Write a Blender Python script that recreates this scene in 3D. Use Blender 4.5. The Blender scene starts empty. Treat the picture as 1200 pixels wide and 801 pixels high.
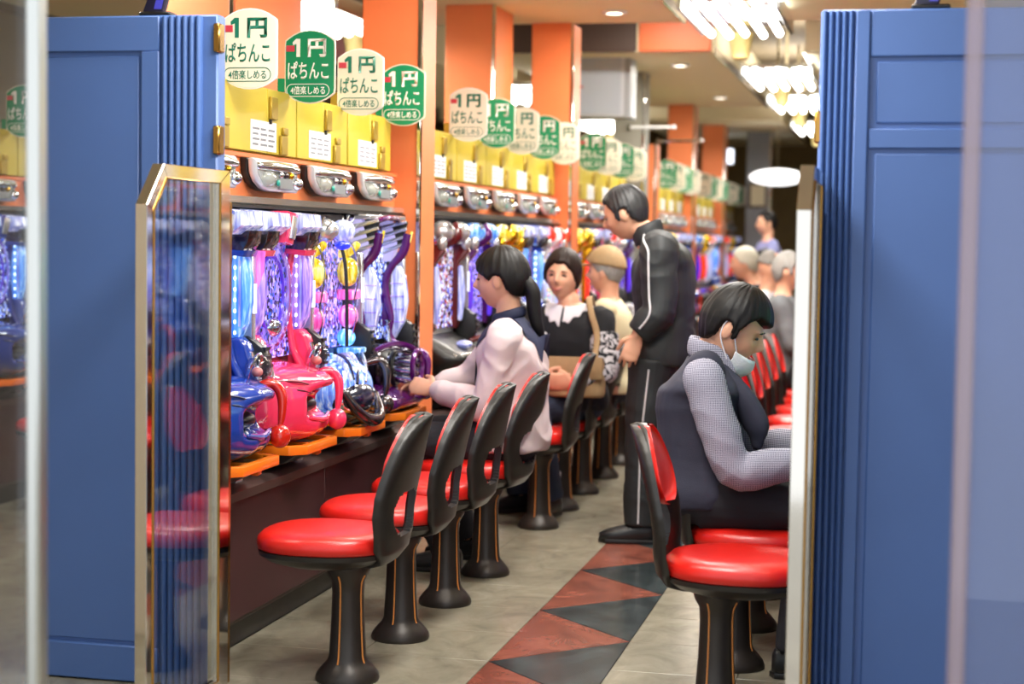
import bpy, bmesh, math, random
from mathutils import Vector, Matrix, noise

random.seed(7)
scene = bpy.context.scene
COL = scene.collection
PI = math.pi

# ------------------------------------------------------------------ camera
cam_data = bpy.data.cameras.new('camera')
cam = bpy.data.objects.new('camera', cam_data)
COL.objects.link(cam)
cam_data.sensor_width = 36.0
cam_data.lens = 60.0                       # 2000 px at 1200 px wide
cam_data.clip_start = 0.05
cam_data.clip_end = 100
def _ray(px, py):
    return Vector(((px - 600) / 2000.0, -(py - 400.5) / 2000.0, -1.0))
_vy = _ray(1060, 288).normalized()         # the aisle runs along world +Y
_up = Vector((0.015, 1.0, 0.0))
_up.z = -(_up.x * _vy.x + _up.y * _vy.y) / _vy.z
_up.normalize()
_vx = _vy.cross(_up)
cam.matrix_world = Matrix(((*_vx, 0), (*_vy, 0), (*_up, 1.36), (0, 0, 0, 1)))
cam_data.dof.use_dof = True
cam_data.dof.focus_distance = 5.75
cam_data.dof.aperture_fstop = 2.2
scene.camera = cam

# ------------------------------------------------------------------ world and exposure
world = bpy.data.worlds.new('world')
scene.world = world
world.use_nodes = True
bg = world.node_tree.nodes['Background']
bg.inputs['Color'].default_value = (0.93, 0.96, 1.0, 1)
bg.inputs['Strength'].default_value = 1.38
vs = scene.view_settings
vs.view_transform = 'Standard'
vs.look = 'None'
vs.exposure = 0.24
vs.gamma = 1.0
vs.use_curve_mapping = False
scene.cycles.use_denoising = True
scene.cycles.max_bounces = 8
scene.cycles.diffuse_bounces = 4
scene.cycles.glossy_bounces = 4
scene.cycles.transparent_max_bounces = 12
scene.cycles.sample_clamp_indirect = 6.0
scene.cycles.caustics_reflective = False
scene.cycles.caustics_refractive = False

# ------------------------------------------------------------------ materials
def srgb(h):
    h = h.lstrip('#')
    out = []
    for i in (0, 2, 4):
        v = int(h[i:i + 2], 16) / 255.0
        out.append(v / 12.92 if v <= 0.04045 else ((v + 0.055) / 1.055) ** 2.4)
    return (*out, 1.0)

MATS = {}
def mat(name, color='#808080', rough=0.5, metal=0.0, emit=None, strength=0.0, vary=0.0, vscale=6.0,
        bump=0.0, bscale=60.0, coat=0.0, spec=0.5):
    if name in MATS:
        return MATS[name]
    m = bpy.data.materials.new(name)
    m.use_nodes = True
    nt = m.node_tree
    p = nt.nodes['Principled BSDF']
    col = srgb(color)
    p.inputs['Base Color'].default_value = col
    p.inputs['Roughness'].default_value = rough
    p.inputs['Metallic'].default_value = metal
    p.inputs['Coat Weight'].default_value = coat
    p.inputs['Coat Roughness'].default_value = 0.06
    p.inputs['Specular IOR Level'].default_value = spec
    if emit:
        p.inputs['Emission Color'].default_value = srgb(emit)
        p.inputs['Emission Strength'].default_value = strength
    tc = None
    if vary > 0 or bump > 0:
        tc = nt.nodes.new('ShaderNodeTexCoord')
    if vary > 0:
        n = nt.nodes.new('ShaderNodeTexNoise')
        n.inputs['Scale'].default_value = vscale
        n.inputs['Detail'].default_value = 5
        nt.links.new(tc.outputs['Object'], n.inputs['Vector'])
        r = nt.nodes.new('ShaderNodeMapRange')
        r.inputs['From Min'].default_value = 0.3
        r.inputs['From Max'].default_value = 0.7
        r.inputs['To Min'].default_value = 1 - vary
        r.inputs['To Max'].default_value = 1 + vary
        nt.links.new(n.outputs['Fac'], r.inputs['Value'])
        mx = nt.nodes.new('ShaderNodeVectorMath')
        mx.operation = 'SCALE'
        mx.inputs[0].default_value = col[:3]
        nt.links.new(r.outputs['Result'], mx.inputs['Scale'])
        nt.links.new(mx.outputs['Vector'], p.inputs['Base Color'])
    if bump > 0:
        n2 = nt.nodes.new('ShaderNodeTexNoise')
        n2.inputs['Scale'].default_value = bscale
        n2.inputs['Detail'].default_value = 4
        nt.links.new(tc.outputs['Object'], n2.inputs['Vector'])
        b = nt.nodes.new('ShaderNodeBump')
        b.inputs['Strength'].default_value = bump
        b.inputs['Distance'].default_value = 0.01
        nt.links.new(n2.outputs['Fac'], b.inputs['Height'])
        nt.links.new(b.outputs['Normal'], p.inputs['Normal'])
    MATS[name] = m
    return m

def glass_mat(name, tint='#f4f8fa', ior=1.5, rough=0.02, body=0.0, body_col='#c0c8d8'):
    if name in MATS:
        return MATS[name]
    m = bpy.data.materials.new(name)
    m.use_nodes = True
    nt = m.node_tree
    nt.nodes.clear()
    out = nt.nodes.new('ShaderNodeOutputMaterial')
    tr = nt.nodes.new('ShaderNodeBsdfTransparent')
    tr.inputs['Color'].default_value = srgb(tint)
    gl = nt.nodes.new('ShaderNodeBsdfGlossy')
    gl.inputs['Roughness'].default_value = rough
    f0 = ((ior - 1) / (ior + 1)) ** 2
    lw = nt.nodes.new('ShaderNodeLayerWeight')
    lw.inputs['Blend'].default_value = 0.5
    pw = nt.nodes.new('ShaderNodeMath')
    pw.operation = 'POWER'
    pw.inputs[1].default_value = 4.5
    nt.links.new(lw.outputs['Facing'], pw.inputs[0])
    fr = nt.nodes.new('ShaderNodeMapRange')
    fr.inputs['To Min'].default_value = f0
    fr.inputs['To Max'].default_value = 1.0
    nt.links.new(pw.outputs[0], fr.inputs['Value'])
    mx = nt.nodes.new('ShaderNodeMixShader')
    nt.links.new(fr.outputs['Result'], mx.inputs['Fac'])
    last = tr
    if body > 0:
        df = nt.nodes.new('ShaderNodeBsdfDiffuse')
        df.inputs['Color'].default_value = srgb(body_col)
        m2 = nt.nodes.new('ShaderNodeMixShader')
        m2.inputs['Fac'].default_value = body
        nt.links.new(tr.outputs[0], m2.inputs[1])
        nt.links.new(df.outputs[0], m2.inputs[2])
        last = m2
    nt.links.new(last.outputs[0], mx.inputs[1])
    nt.links.new(gl.outputs[0], mx.inputs[2])
    nt.links.new(mx.outputs[0], out.inputs['Surface'])
    MATS[name] = m
    return m

def pattern_mat(name, kind):
    m = bpy.data.materials.new(name)
    m.use_nodes = True
    nt = m.node_tree
    p = nt.nodes['Principled BSDF']
    p.inputs['Roughness'].default_value = 0.85
    tc = nt.nodes.new('ShaderNodeTexCoord')
    ramp = nt.nodes.new('ShaderNodeValToRGB')
    if kind == 'gingham':
        vals = []
        for ax in ('X', 'Z'):
            w = nt.nodes.new('ShaderNodeTexWave')
            w.wave_type = 'BANDS'
            w.bands_direction = ax
            w.inputs['Scale'].default_value = 62.0
            nt.links.new(tc.outputs['Object'], w.inputs['Vector'])
            vals.append(w)
        ad = nt.nodes.new('ShaderNodeMath')
        ad.operation = 'ADD'
        nt.links.new(vals[0].outputs['Fac'], ad.inputs[0])
        nt.links.new(vals[1].outputs['Fac'], ad.inputs[1])
        hf = nt.nodes.new('ShaderNodeMath')
        hf.operation = 'MULTIPLY'
        hf.inputs[1].default_value = 0.5
        nt.links.new(ad.outputs[0], hf.inputs[0])
        nt.links.new(hf.outputs[0], ramp.inputs['Fac'])
        e = ramp.color_ramp.elements
        e[0].position, e[0].color = 0.2, srgb('#3a3a54')
        e[1].position, e[1].color = 0.7, srgb('#b2b0be')
    elif kind == 'floral':
        v = nt.nodes.new('ShaderNodeTexNoise')
        v.inputs['Scale'].default_value = 24.0
        v.inputs['Detail'].default_value = 3
        v.inputs['Distortion'].default_value = 1.6
        nt.links.new(tc.outputs['Object'], v.inputs['Vector'])
        nt.links.new(v.outputs['Fac'], ramp.inputs['Fac'])
        e = ramp.color_ramp.elements
        e[0].position, e[0].color = 0.47, srgb('#15161c')
        e[1].position, e[1].color = 0.52, srgb('#d8d6dc')
    elif kind == 'marble' or kind.startswith('stone'):
        pal = {'marble': ('#8f8977', '#a09a88', '#7b7565'), 'stone_red': ('#7d4436', '#9a5a49', '#5c3228'),
               'stone_dark': ('#2b3335', '#465153', '#191f20')}[kind]
        n = nt.nodes.new('ShaderNodeTexNoise')
        n.inputs['Scale'].default_value = 5.0
        n.inputs['Detail'].default_value = 9
        n.inputs['Roughness'].default_value = 0.62
        n.inputs['Distortion'].default_value = 0.8
        mp = nt.nodes.new('ShaderNodeMapping')
        mp.inputs['Scale'].default_value = (1.3, 1.0, 1.0)
        g = nt.nodes.new('ShaderNodeNewGeometry')
        nt.links.new(g.outputs['Position'], mp.inputs['Vector'])
        nt.links.new(mp.outputs['Vector'], n.inputs['Vector'])
        nt.links.new(n.outputs['Fac'], ramp.inputs['Fac'])
        e = ramp.color_ramp.elements
        e[0].position, e[0].color = 0.3, srgb(pal[2])
        e[1].position, e[1].color = 0.72, srgb(pal[1])
        k = ramp.color_ramp.elements.new(0.5)
        k.color = srgb(pal[0])
        p.inputs['Roughness'].default_value = 0.22
        p.inputs['Specular IOR Level'].default_value = 0.4
    nt.links.new(ramp.outputs['Color'], p.inputs['Base Color'])
    MATS[name] = m
    return m

chrome = mat('chrome', '#d9dde0', 0.12, 1.0)
steel = mat('polished_steel', '#d8d4cc', 0.07, 1.0)
brass = mat('brass', '#b58a45', 0.25, 1.0)
black = mat('black_plastic', '#141414', 0.35)
dark = mat('dark_panel', '#1c1819', 0.45)
white = mat('white_plastic', '#e8e8ea', 0.4)
silver = mat('silver_plastic', '#d2d5d8', 0.22, 0.7)
orange = mat('orange_paint', '#f0854f', 0.42, vary=0.03)
orange_gloss = mat('orange_gloss_plastic', '#f2801f', 0.2, coat=0.4)
yellow = mat('yellow_paint', '#ccb638', 0.38, vary=0.02)
blue = mat('blue_paint', '#5070ae', 0.42, vary=0.05, vscale=2.0, bump=0.04, bscale=14)
beige = mat('beige_ceiling', '#efe3c0', 0.75)
burgundy = mat('burgundy_laminate', '#47282b', 0.3, vary=0.12, vscale=3)
skin = mat('skin', '#dfa88a', 0.5, vary=0.05, vscale=18)
glass = glass_mat('clear_glass')

# ------------------------------------------------------------------ mesh builder
class MB:
    def __init__(self):
        self.v = []
        self.f = []

    def add(self, vs, fs, xf=None):
        o = len(self.v)
        for p in vs:
            p = Vector(p)
            self.v.append(tuple(xf @ p if xf else p))
        for f in fs:
            self.f.append([i + o for i in f])
        return self

    def bm(self, b, xf=None):
        b.verts.index_update()
        self.add([v.co.copy() for v in b.verts], [[v.index for v in f.verts] for f in b.faces], xf)
        b.free()
        return self

    def box(self, x0, x1, y0, y1, z0, z1, bev=0.0, seg=1, xf=None):
        b = bmesh.new()
        bmesh.ops.create_cube(b, size=1.0)
        for v in b.verts:
            v.co = Vector(((x0 + x1) / 2 + v.co.x * (x1 - x0), (y0 + y1) / 2 + v.co.y * (y1 - y0),
                           (z0 + z1) / 2 + v.co.z * (z1 - z0)))
        if bev > 0:
            bmesh.ops.bevel(b, geom=b.edges[:], offset=bev, segments=seg, affect='EDGES', profile=0.5)
        return self.bm(b, xf)

    def prism(self, poly, axis, a, b_, bev=0.0, seg=2, xf=None):
        """poly: 2-D outline; axis x -> (y,z), y -> (x,z), z -> (x,y); extruded from a to b_"""
        def P(u, w, t):
            return {'x': (t, u, w), 'y': (u, t, w), 'z': (u, w, t)}[axis]
        n = len(poly)
        vs = [P(u, w, a) for u, w in poly] + [P(u, w, b_) for u, w in poly]
        fs = [list(range(n))[::-1], list(range(n, 2 * n))] + [[i, (i + 1) % n, n + (i + 1) % n, n + i] for i in range(n)]
        bm_ = bmesh.new()
        bv = [bm_.verts.new(v) for v in vs]
        for f in fs:
            bm_.faces.new([bv[i] for i in f])
        bmesh.ops.recalc_face_normals(bm_, faces=bm_.faces[:])
        if bev > 0:
            cap = [e for e in bm_.edges if len({v.index < n for v in e.verts}) == 1]
            bm_.verts.index_update()
            cap = [e for e in bm_.edges if (e.verts[0].index < n) == (e.verts[1].index < n)]
            bmesh.ops.bevel(bm_, geom=cap, offset=bev, segments=seg, affect='EDGES', profile=0.5)
        return self.bm(bm_, xf)

    def rings(self, rings, cap=True, close=False):
        n = len(rings[0])
        vs = [p for r in rings for p in r]
        fs = []
        m = len(rings)
        for i in range(m - 1 if not close else m):
            j = (i + 1) % m
            for k in range(n):
                l = (k + 1) % n
                fs.append([i * n + k, i * n + l, j * n + l, j * n + k])
        if cap and not close:
            vs = [Vector(p) for p in vs]
            c0 = sum((Vector(p) for p in rings[0]), Vector()) / n
            c1 = sum((Vector(p) for p in rings[-1]), Vector()) / n
            a = len(vs)
            vs += [c0, c1]
            for k in range(n):
                l = (k + 1) % n
                fs.append([a, l, k])
                fs.append([a + 1, (m - 1) * n + k, (m - 1) * n + l])
        return self.add(vs, fs)

    def tube(self, pts, rad, n=10, sub=3, side=None, close=False, round_caps=False):
        pts = [Vector(p) for p in pts]
        m = len(pts)
        if not isinstance(rad, list):
            rad = [rad] * m
        rad = [r if isinstance(r, (list, tuple)) else (r, r) for r in rad]
        P, R = [], []
        if sub > 1 and m > 2:
            segs = m if close else m - 1
            for i in range(segs):
                g = (lambda k: k % m) if close else (lambda k: max(0, min(m - 1, k)))
                p0, p1, p2, p3 = pts[g(i - 1)], pts[g(i)], pts[g(i + 1)], pts[g(i + 2)]
                r1, r2 = rad[g(i)], rad[g(i + 1)]
                for s in range(sub):
                    t = s / sub
                    P.append(0.5 * ((2 * p1) + (p2 - p0) * t + (2 * p0 - 5 * p1 + 4 * p2 - p3) * t * t + (3 * p1 - p0 - 3 * p2 + p3) * t ** 3))
                    q = t * t * (3 - 2 * t)
                    R.append((r1[0] + (r2[0] - r1[0]) * q, r1[1] + (r2[1] - r1[1]) * q))
            if not close:
                P.append(pts[-1]); R.append(rad[-1])
        else:
            P, R = pts, list(rad)
        if round_caps and not close:
            d0 = (P[0] - P[1]).normalized(); d1 = (P[-1] - P[-2]).normalized()
            a, b = P[0].copy(), P[-1].copy(); ra, rb = R[0], R[-1]
            for k, (s, h) in enumerate(((0.87, 0.5), (0.45, 0.9))):
                P.insert(0, a + d0 * max(ra) * h); R.insert(0, (ra[0] * s, ra[1] * s))
                P.append(b + d1 * max(rb) * h); R.append((rb[0] * s, rb[1] * s))
        rings = []
        L = len(P)
        sv = Vector(side) if side is not None else None
        for i in range(L):
            if close:
                d = P[(i + 1) % L] - P[i - 1]
            else:
                d = P[min(L - 1, i + 1)] - P[max(0, i - 1)]
            d = d.normalized() if d.length > 1e-9 else Vector((0, 0, 1))
            if sv is None:
                sv = d.orthogonal()
            s = sv - d * sv.dot(d)
            s = s.normalized() if s.length > 1e-6 else d.orthogonal().normalized()
            if side is None:
                sv = s
            t = d.cross(s)
            rings.append([P[i] + s * (math.cos(2 * PI * k / n) * R[i][0]) + t * (math.sin(2 * PI * k / n) * R[i][1]) for k in range(n)])
        return self.rings(rings, cap=not close, close=close)

    def lathe(self, prof, n=20, o=(0, 0, 0), xf=None):
        o = Vector(o)
        rs = [[o + Vector((r * math.cos(2 * PI * k / n), r * math.sin(2 * PI * k / n), z)) for k in range(n)] for r, z in prof]
        if xf:
            rs = [[xf @ p for p in r] for r in rs]
        return self.rings(rs)

    def ell(self, c, r, nu=16, nv=10, xf=None):
        c = Vector(c)
        vs, fs = [], []
        if not isinstance(r, (list, tuple)):
            r = (r, r, r)
        vs.append(Vector((0, 0, r[2])))
        for j in range(1, nv):
            th = PI * j / nv
            for i in range(nu):
                ph = 2 * PI * i / nu
                vs.append(Vector((r[0] * math.sin(th) * math.cos(ph), r[1] * math.sin(th) * math.sin(ph), r[2] * math.cos(th))))
        vs.append(Vector((0, 0, -r[2])))
        last = len(vs) - 1
        for i in range(nu):
            fs.append([0, 1 + i, 1 + (i + 1) % nu])
            fs.append([last, 1 + (nv - 2) * nu + (i + 1) % nu, 1 + (nv - 2) * nu + i])
        for j in range(nv - 2):
            for i in range(nu):
                a = 1 + j * nu + i
                b = 1 + j * nu + (i + 1) % nu
                fs.append([a, a + nu, b + nu, b])
        vs = [c + (xf @ v if xf else v) for v in vs]
        return self.add(vs, fs)

    def mesh(self, name, m=None, sharp=40):
        me = bpy.data.meshes.new(name)
        me.from_pydata(self.v, [], self.f)
        b = bmesh.new()
        b.from_mesh(me)
        bmesh.ops.recalc_face_normals(b, faces=b.faces[:])
        b.to_mesh(me)
        b.free()
        if m:
            me.materials.append(m)
        if sharp is not None:
            me.polygons.foreach_set('use_smooth', [True] * len(me.polygons))
            if sharp < 180:
                me.set_sharp_from_angle(angle=math.radians(sharp))
        me.update()
        return me

CH = {}
def link(o, parent=None):
    COL.objects.link(o)
    if parent:
        o.parent = parent
        CH.setdefault(parent.name, []).append(o)
    return o

def mk(name, mb, m, parent=None, sharp=40, loc=None):
    me = mb if isinstance(mb, bpy.types.Mesh) else mb.mesh(name, m, sharp)
    o = bpy.data.objects.new(name, me)
    if loc:
        o.location = loc
    return link(o, parent)

def tag(o, label=None, cat=None, group=None, kind=None):
    if label: o['label'] = label
    if cat: o['category'] = cat
    if group: o['group'] = group
    if kind: o['kind'] = kind
    return o

def thing(name, label, cat, loc=(0, 0, 0), rz=0.0, group=None):
    o = bpy.data.objects.new(name, None)
    o.empty_display_size = 0.05
    o.location = loc
    o.rotation_euler = (0, 0, rz)
    link(o)
    return tag(o, label, cat, group)

def copy_tree(o, parent=None):
    """a thing with copies of its parts and sub-parts (mesh data shared)"""
    c = o.copy()
    COL.objects.link(c)
    c.parent = parent
    if parent:
        CH.setdefault(parent.name, []).append(c)
    for ch in CH.get(o.name, []):
        copy_tree(ch, c)
    return c

def struct(name, mb, m, sharp=30, parent=None):
    o = mk(name, mb, m, parent, sharp)
    if parent is None:
        o['kind'] = 'structure'
    return o

def smooth01(t):
    t = max(0.0, min(1.0, t))
    return t * t * (3 - 2 * t)
# ------------------------------------------------------------------ the room
PERIOD = 2.25                      # distance from one aisle to the next
marble = pattern_mat('beige_marble', 'marble')
stone_red = pattern_mat('red_stone', 'stone_red')
stone_dark = pattern_mat('dark_green_stone', 'stone_dark')
upper_paint = mat('upper_ceiling_paint', '#8f8068', 0.7, vary=0.1, vscale=1.5)
olive = mat('olive_wall', '#7c6638', 0.6, vary=0.08)
grey_paint = mat('grey_paint', '#8a877c', 0.6, vary=0.04)
warm_white = mat('warm_white_wall', '#cfc6b4', 0.7)

floor = struct('floor', MB().box(-9, 5, -1.0, 27, -0.1, -0.004), marble)
tile_me = {}
def tile(poly, m, key, loc):
    if key not in tile_me:
        tile_me[key] = MB().prism(poly, 'z', -0.004, 0.0, bev=0.0015, seg=1).mesh('floor_tile', m, 30)
    mk('floor_tile', tile_me[key], None, floor, loc=loc)
def rect(w, h):
    g = 0.0012
    return [(g, g), (w - g, g), (w - g, h - g), (g, h - g)]
XL, XR = -1.275, -0.875
row_h = 0.4
y = 2.9
while y < 13.0:
    for x0, w, k in ((-2.135, 0.43, 'a'), (-1.705, 0.43, 'a'), (-0.875, 0.4, 'b'), (-0.475, 0.4, 'b')):
        tile(rect(w, row_h), marble, k, (x0, y, 0))
    y += row_h
g = 0.0012
tri_r = [(g, 0.003), (XR - XL - 0.003, 0.4), (g, 0.797)]
tri_d = [(XR - XL - g, 0.003), (XR - XL - g, 0.797), (0.003, 0.4)]
k0 = 2.9
while k0 < 13.0:
    tile(tri_r, stone_red, 'r', (XL, k0 + 0.0, 0))
    tile(tri_d, stone_dark, 'd', (XL, k0 + 0.4, 0))
    k0 += 0.8

struct('ceiling', MB().box(-9, 5, 2.95, 27, 3.1, 3.2), upper_paint)
struct('wall_left', MB().box(-7.2, -7.0, 2.95, 27, -0.0, 3.1), warm_white)
struct('wall_right', MB().box(3.2, 3.4, 2.95, 27, -0.0, 3.1), warm_white)
struct('wall_back', MB().box(-7.0, 3.2, 25.0, 25.2, -0.0, 3.1), olive)
struct('wall_front_left', MB().box(-7.0, -2.4, 2.95, 3.0, -0.0, 3.1), warm_white)
struct('wall_front_right', MB().box(0.75, 3.2, 2.95, 3.0, -0.0, 3.1), warm_white)

n_tr = [0]
def trim(mb, m):
    n_tr[0] += 1
    return struct('trim_%d' % n_tr[0], mb, m)
# beige soffits above the machine islands, with recesses between them
for (a, b) in ((-5.35, -3.65), (-3.1, -1.4), (-0.74, 0.95)):
    for (c, d) in ((3.2, 10.85), (12.6, 17.6), (19.4, 24.5)):
        trim(MB().box(a, b, c, d, 2.75, 3.09), beige)
fascia_o = mat('orange_fascia', '#ee7238', 0.45)
# orange fascia boards closing the front of the second soffit
for x0 in (-3.05, -2.5, -1.95):
    trim(MB().box(x0, x0 + 0.53, 12.57, 12.598, 2.76, 3.085, bev=0.004), fascia_o if x0 > -2 else mat('brown_fascia', '#4a3830', 0.5))
for (a, b) in ((-1.4, -1.385), (-0.755, -0.74)):
    for (c, d) in ((3.2, 10.85), (12.6, 17.6)):
        trim(MB().box(a, b, c, d, 2.74, 2.80), steel)

# ------------------------------------------------------------------ lights the hall has, plus one added for the fascia
tube_glow = mat('fluorescent_tube', '#ffffff', 0.4, emit='#fffaf0', strength=11.0)
cream_plastic = mat('cream_plastic', '#d8c684', 0.5)
def luminaire(x, y, label, energy=70.0):
    t = thing('tube_luminaire', label, 'ceiling lamp', (x, y, 2.55), group='tube lamps hung in the aisle ceilings')
    mk('reflector', MB().box(-0.25, 0.25, -0.55, 0.55, 0.10, 0.13, bev=0.01), chrome, t)
    for s in (-1, 1):
        mk('side_rail', MB().box(s * 0.262 - 0.012, s * 0.262 + 0.012, -0.57, 0.57, 0.05, 0.14, bev=0.004), chrome, t)
    tm = MB().tube([(0, -0.5, 0), (0, 0.5, 0)], 0.022, n=10, round_caps=True).mesh('tube', tube_glow)
    for k in range(5):
        mk('tube', tm, None, t, loc=(-0.2 + 0.1 * k, 0.0 + (0.04 if k % 2 else -0.04), 0.045))
    for yy in (-0.45, 0.45):
        mk('hanger', MB().tube([(0, yy, 0.12), (0, yy, 0.548)], 0.012, n=8), steel, t)
    mk('end_cup', MB().lathe([(0.03, -0.13), (0.05, -0.12), (0.075, 0.02), (0.075, 0.03), (0.02, 0.04)], 14, (-0.05, 0.72, 0.05)), cream_plastic, t)
    mk('cup_arm', MB().tube([(-0.05, 0.72, 0.08), (-0.05, 0.6, 0.11), (-0.05, 0.54, 0.115)], 0.012, n=8), steel, t)
    ld = bpy.data.lights.new('tube_light', 'AREA')
    ld.shape = 'RECTANGLE'
    ld.size, ld.size_y = 0.46, 1.0
    ld.energy = energy * 0.48
    ld.color = (1.0, 0.96, 0.9)
    lo = bpy.data.objects.new('tube_light', ld)
    lo.location = (0, 0, -0.03)
    link(lo, t)
    lu = bpy.data.lights.new('tube_light_up', 'AREA')
    lu.shape = 'RECTANGLE'
    lu.size, lu.size_y = 0.46, 1.0
    lu.energy = energy * 0.13
    lu.color = (1.0, 0.96, 0.9)
    lp = bpy.data.objects.new('tube_light_up', lu)
    lp.location = (0, 0, 0.15)
    lp.rotation_euler = (PI, 0, 0)
    link(lp, t)
    return t
AX = -0.95
luminaire(AX, 4.2, 'tube lamp in the aisle ceiling just inside the entrance', 80)
luminaire(AX, 6.9, 'tube lamp in the aisle ceiling above the seated man', 80)
for k, (yy, lb) in enumerate(((9.75, 'largest bundle of bright tubes in the aisle ceiling, at the top of the picture'),
                              (13.3, 'second bundle of bright tubes along the aisle ceiling'),
                              (15.7, 'third bundle of bright tubes along the aisle ceiling'),
                              (19.0, 'fourth, smallest bundle of bright tubes far down the aisle'))):
    luminaire(AX, yy, lb, 80)
luminaire(AX - PERIOD - 0.05, 6.2, 'tube lamp over the next aisle, nearest the entrance', 60)
luminaire(-3.32, 9.5, 'white tube lamp over the next aisle left of the first orange pillar', 70)
luminaire(AX - PERIOD - 0.05, 14.6, 'white tube lamp over the next aisle seen beside the second orange pillar', 70)
luminaire(AX - PERIOD - 0.05, 18.6, 'white tube lamp over the next aisle seen below the grey box', 70)
luminaire(AX + PERIOD, 6.2, 'tube lamp over the aisle behind the right blue partition', 60)

dl_glow = mat('downlight_glow', '#ffffff', 0.4, emit='#fff1d8', strength=8.0)
def downlight(x, y, label, e):
    t = thing('downlight', label, 'ceiling lamp', (x, y, 2.75), group='round downlights in the soffit')
    mk('trim_ring', MB().lathe([(0.05, -0.001), (0.075, -0.001), (0.078, -0.012), (0.052, -0.016), (0.05, -0.001)], 20), white, t)
    mk('lens', MB().lathe([(0.001, -0.008), (0.05, -0.008), (0.05, -0.002), (0.001, -0.002)], 18), dl_glow, t)
    ld = bpy.data.lights.new('downlight_light', 'AREA')
    ld.shape = 'DISK'
    ld.size = 0.3
    ld.energy = e * 0.48
    ld.color = (1.0, 0.93, 0.82)
    lo = bpy.data.objects.new('downlight_light', ld)
    lo.location = (0, 0, -0.03)
    link(lo, t)
    if y == 11.75:
        t.location.z = 3.1
for k, yy in enumerate((4.6, 6.4, 8.4, 10.3, 13.4, 16.4)):
    downlight(-1.75, yy, ('nearest', 'second', 'third', 'fourth', 'fifth', 'sixth')[k] + ' round soffit downlight over the left stools, counted from the entrance', 26)
t = downlight(-1.7, 11.75, 'added fill downlight in the dark ceiling recess before the orange fascia', 60)  # extra lamp added out of view to brighten the orange fascia
for k, yy in enumerate((5.2, 7.4, 9.6)):
    downlight(-0.55, yy, ('nearest', 'second', 'third')[k] + ' round soffit downlight over the right stools, counted from the entrance', 20)

# ------------------------------------------------------------------ columns
def column(label, x0, x1, y0, y1, z0, z1, m, strip=True):
    t = thing('pillar', label, 'pillar', ((x0 + x1) / 2, (y0 + y1) / 2, z0))
    cx, cy = (x0 + x1) / 2, (y0 + y1) / 2
    mk('shaft', MB().box(x0 - cx, x1 - cx, y0 - cy, y1 - cy, 0, z1 - z0, bev=0.006), m, t)
    if strip:
        mk('edge_strip', MB().box(x1 - cx - 0.012, x1 - cx + 0.006, y0 - cy - 0.006, y0 - cy + 0.02, 0.0, z1 - z0, bev=0.002), steel, t)
    return t
column('orange pillar closing the first bay beside the purple machine', -2.37, -2.10, 7.29, 7.55, 0, 2.75, orange)
column('orange pillar box standing above the yellow cabinets of the second bay', -2.70, -2.40, 9.9, 10.4, 1.885, 2.75, orange)
column('orange pillar closing the second bay of machines', -2.37, -2.10, 10.8, 11.08, 0, 2.75, orange)
column('grey square column with a white edge behind the standing man', -2.36, -2.11, 13.95, 14.25, 0, 3.1, grey_paint)
column('orange pillar at the start of the far island', -2.37, -2.10, 14.6, 14.85, 0, 2.2, orange)
column('tall orange pillar in the far island, the nearer of two', -2.37, -2.10, 17.3, 17.6, 0, 2.75, orange)
column('tall orange pillar in the far island, the farther of two', -2.37, -2.10, 20.3, 20.6, 0, 2.75, orange)
column('orange pillar behind the top of the left blue partition', -2.95, -2.62, 6.4, 7.2, 0.0, 2.75, orange)
column('grey column at the far end of the aisle', -1.95, -1.65, 21.5, 21.8, 0, 3.1, mat('blue_grey_paint', '#8f96a0', 0.6))

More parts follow.
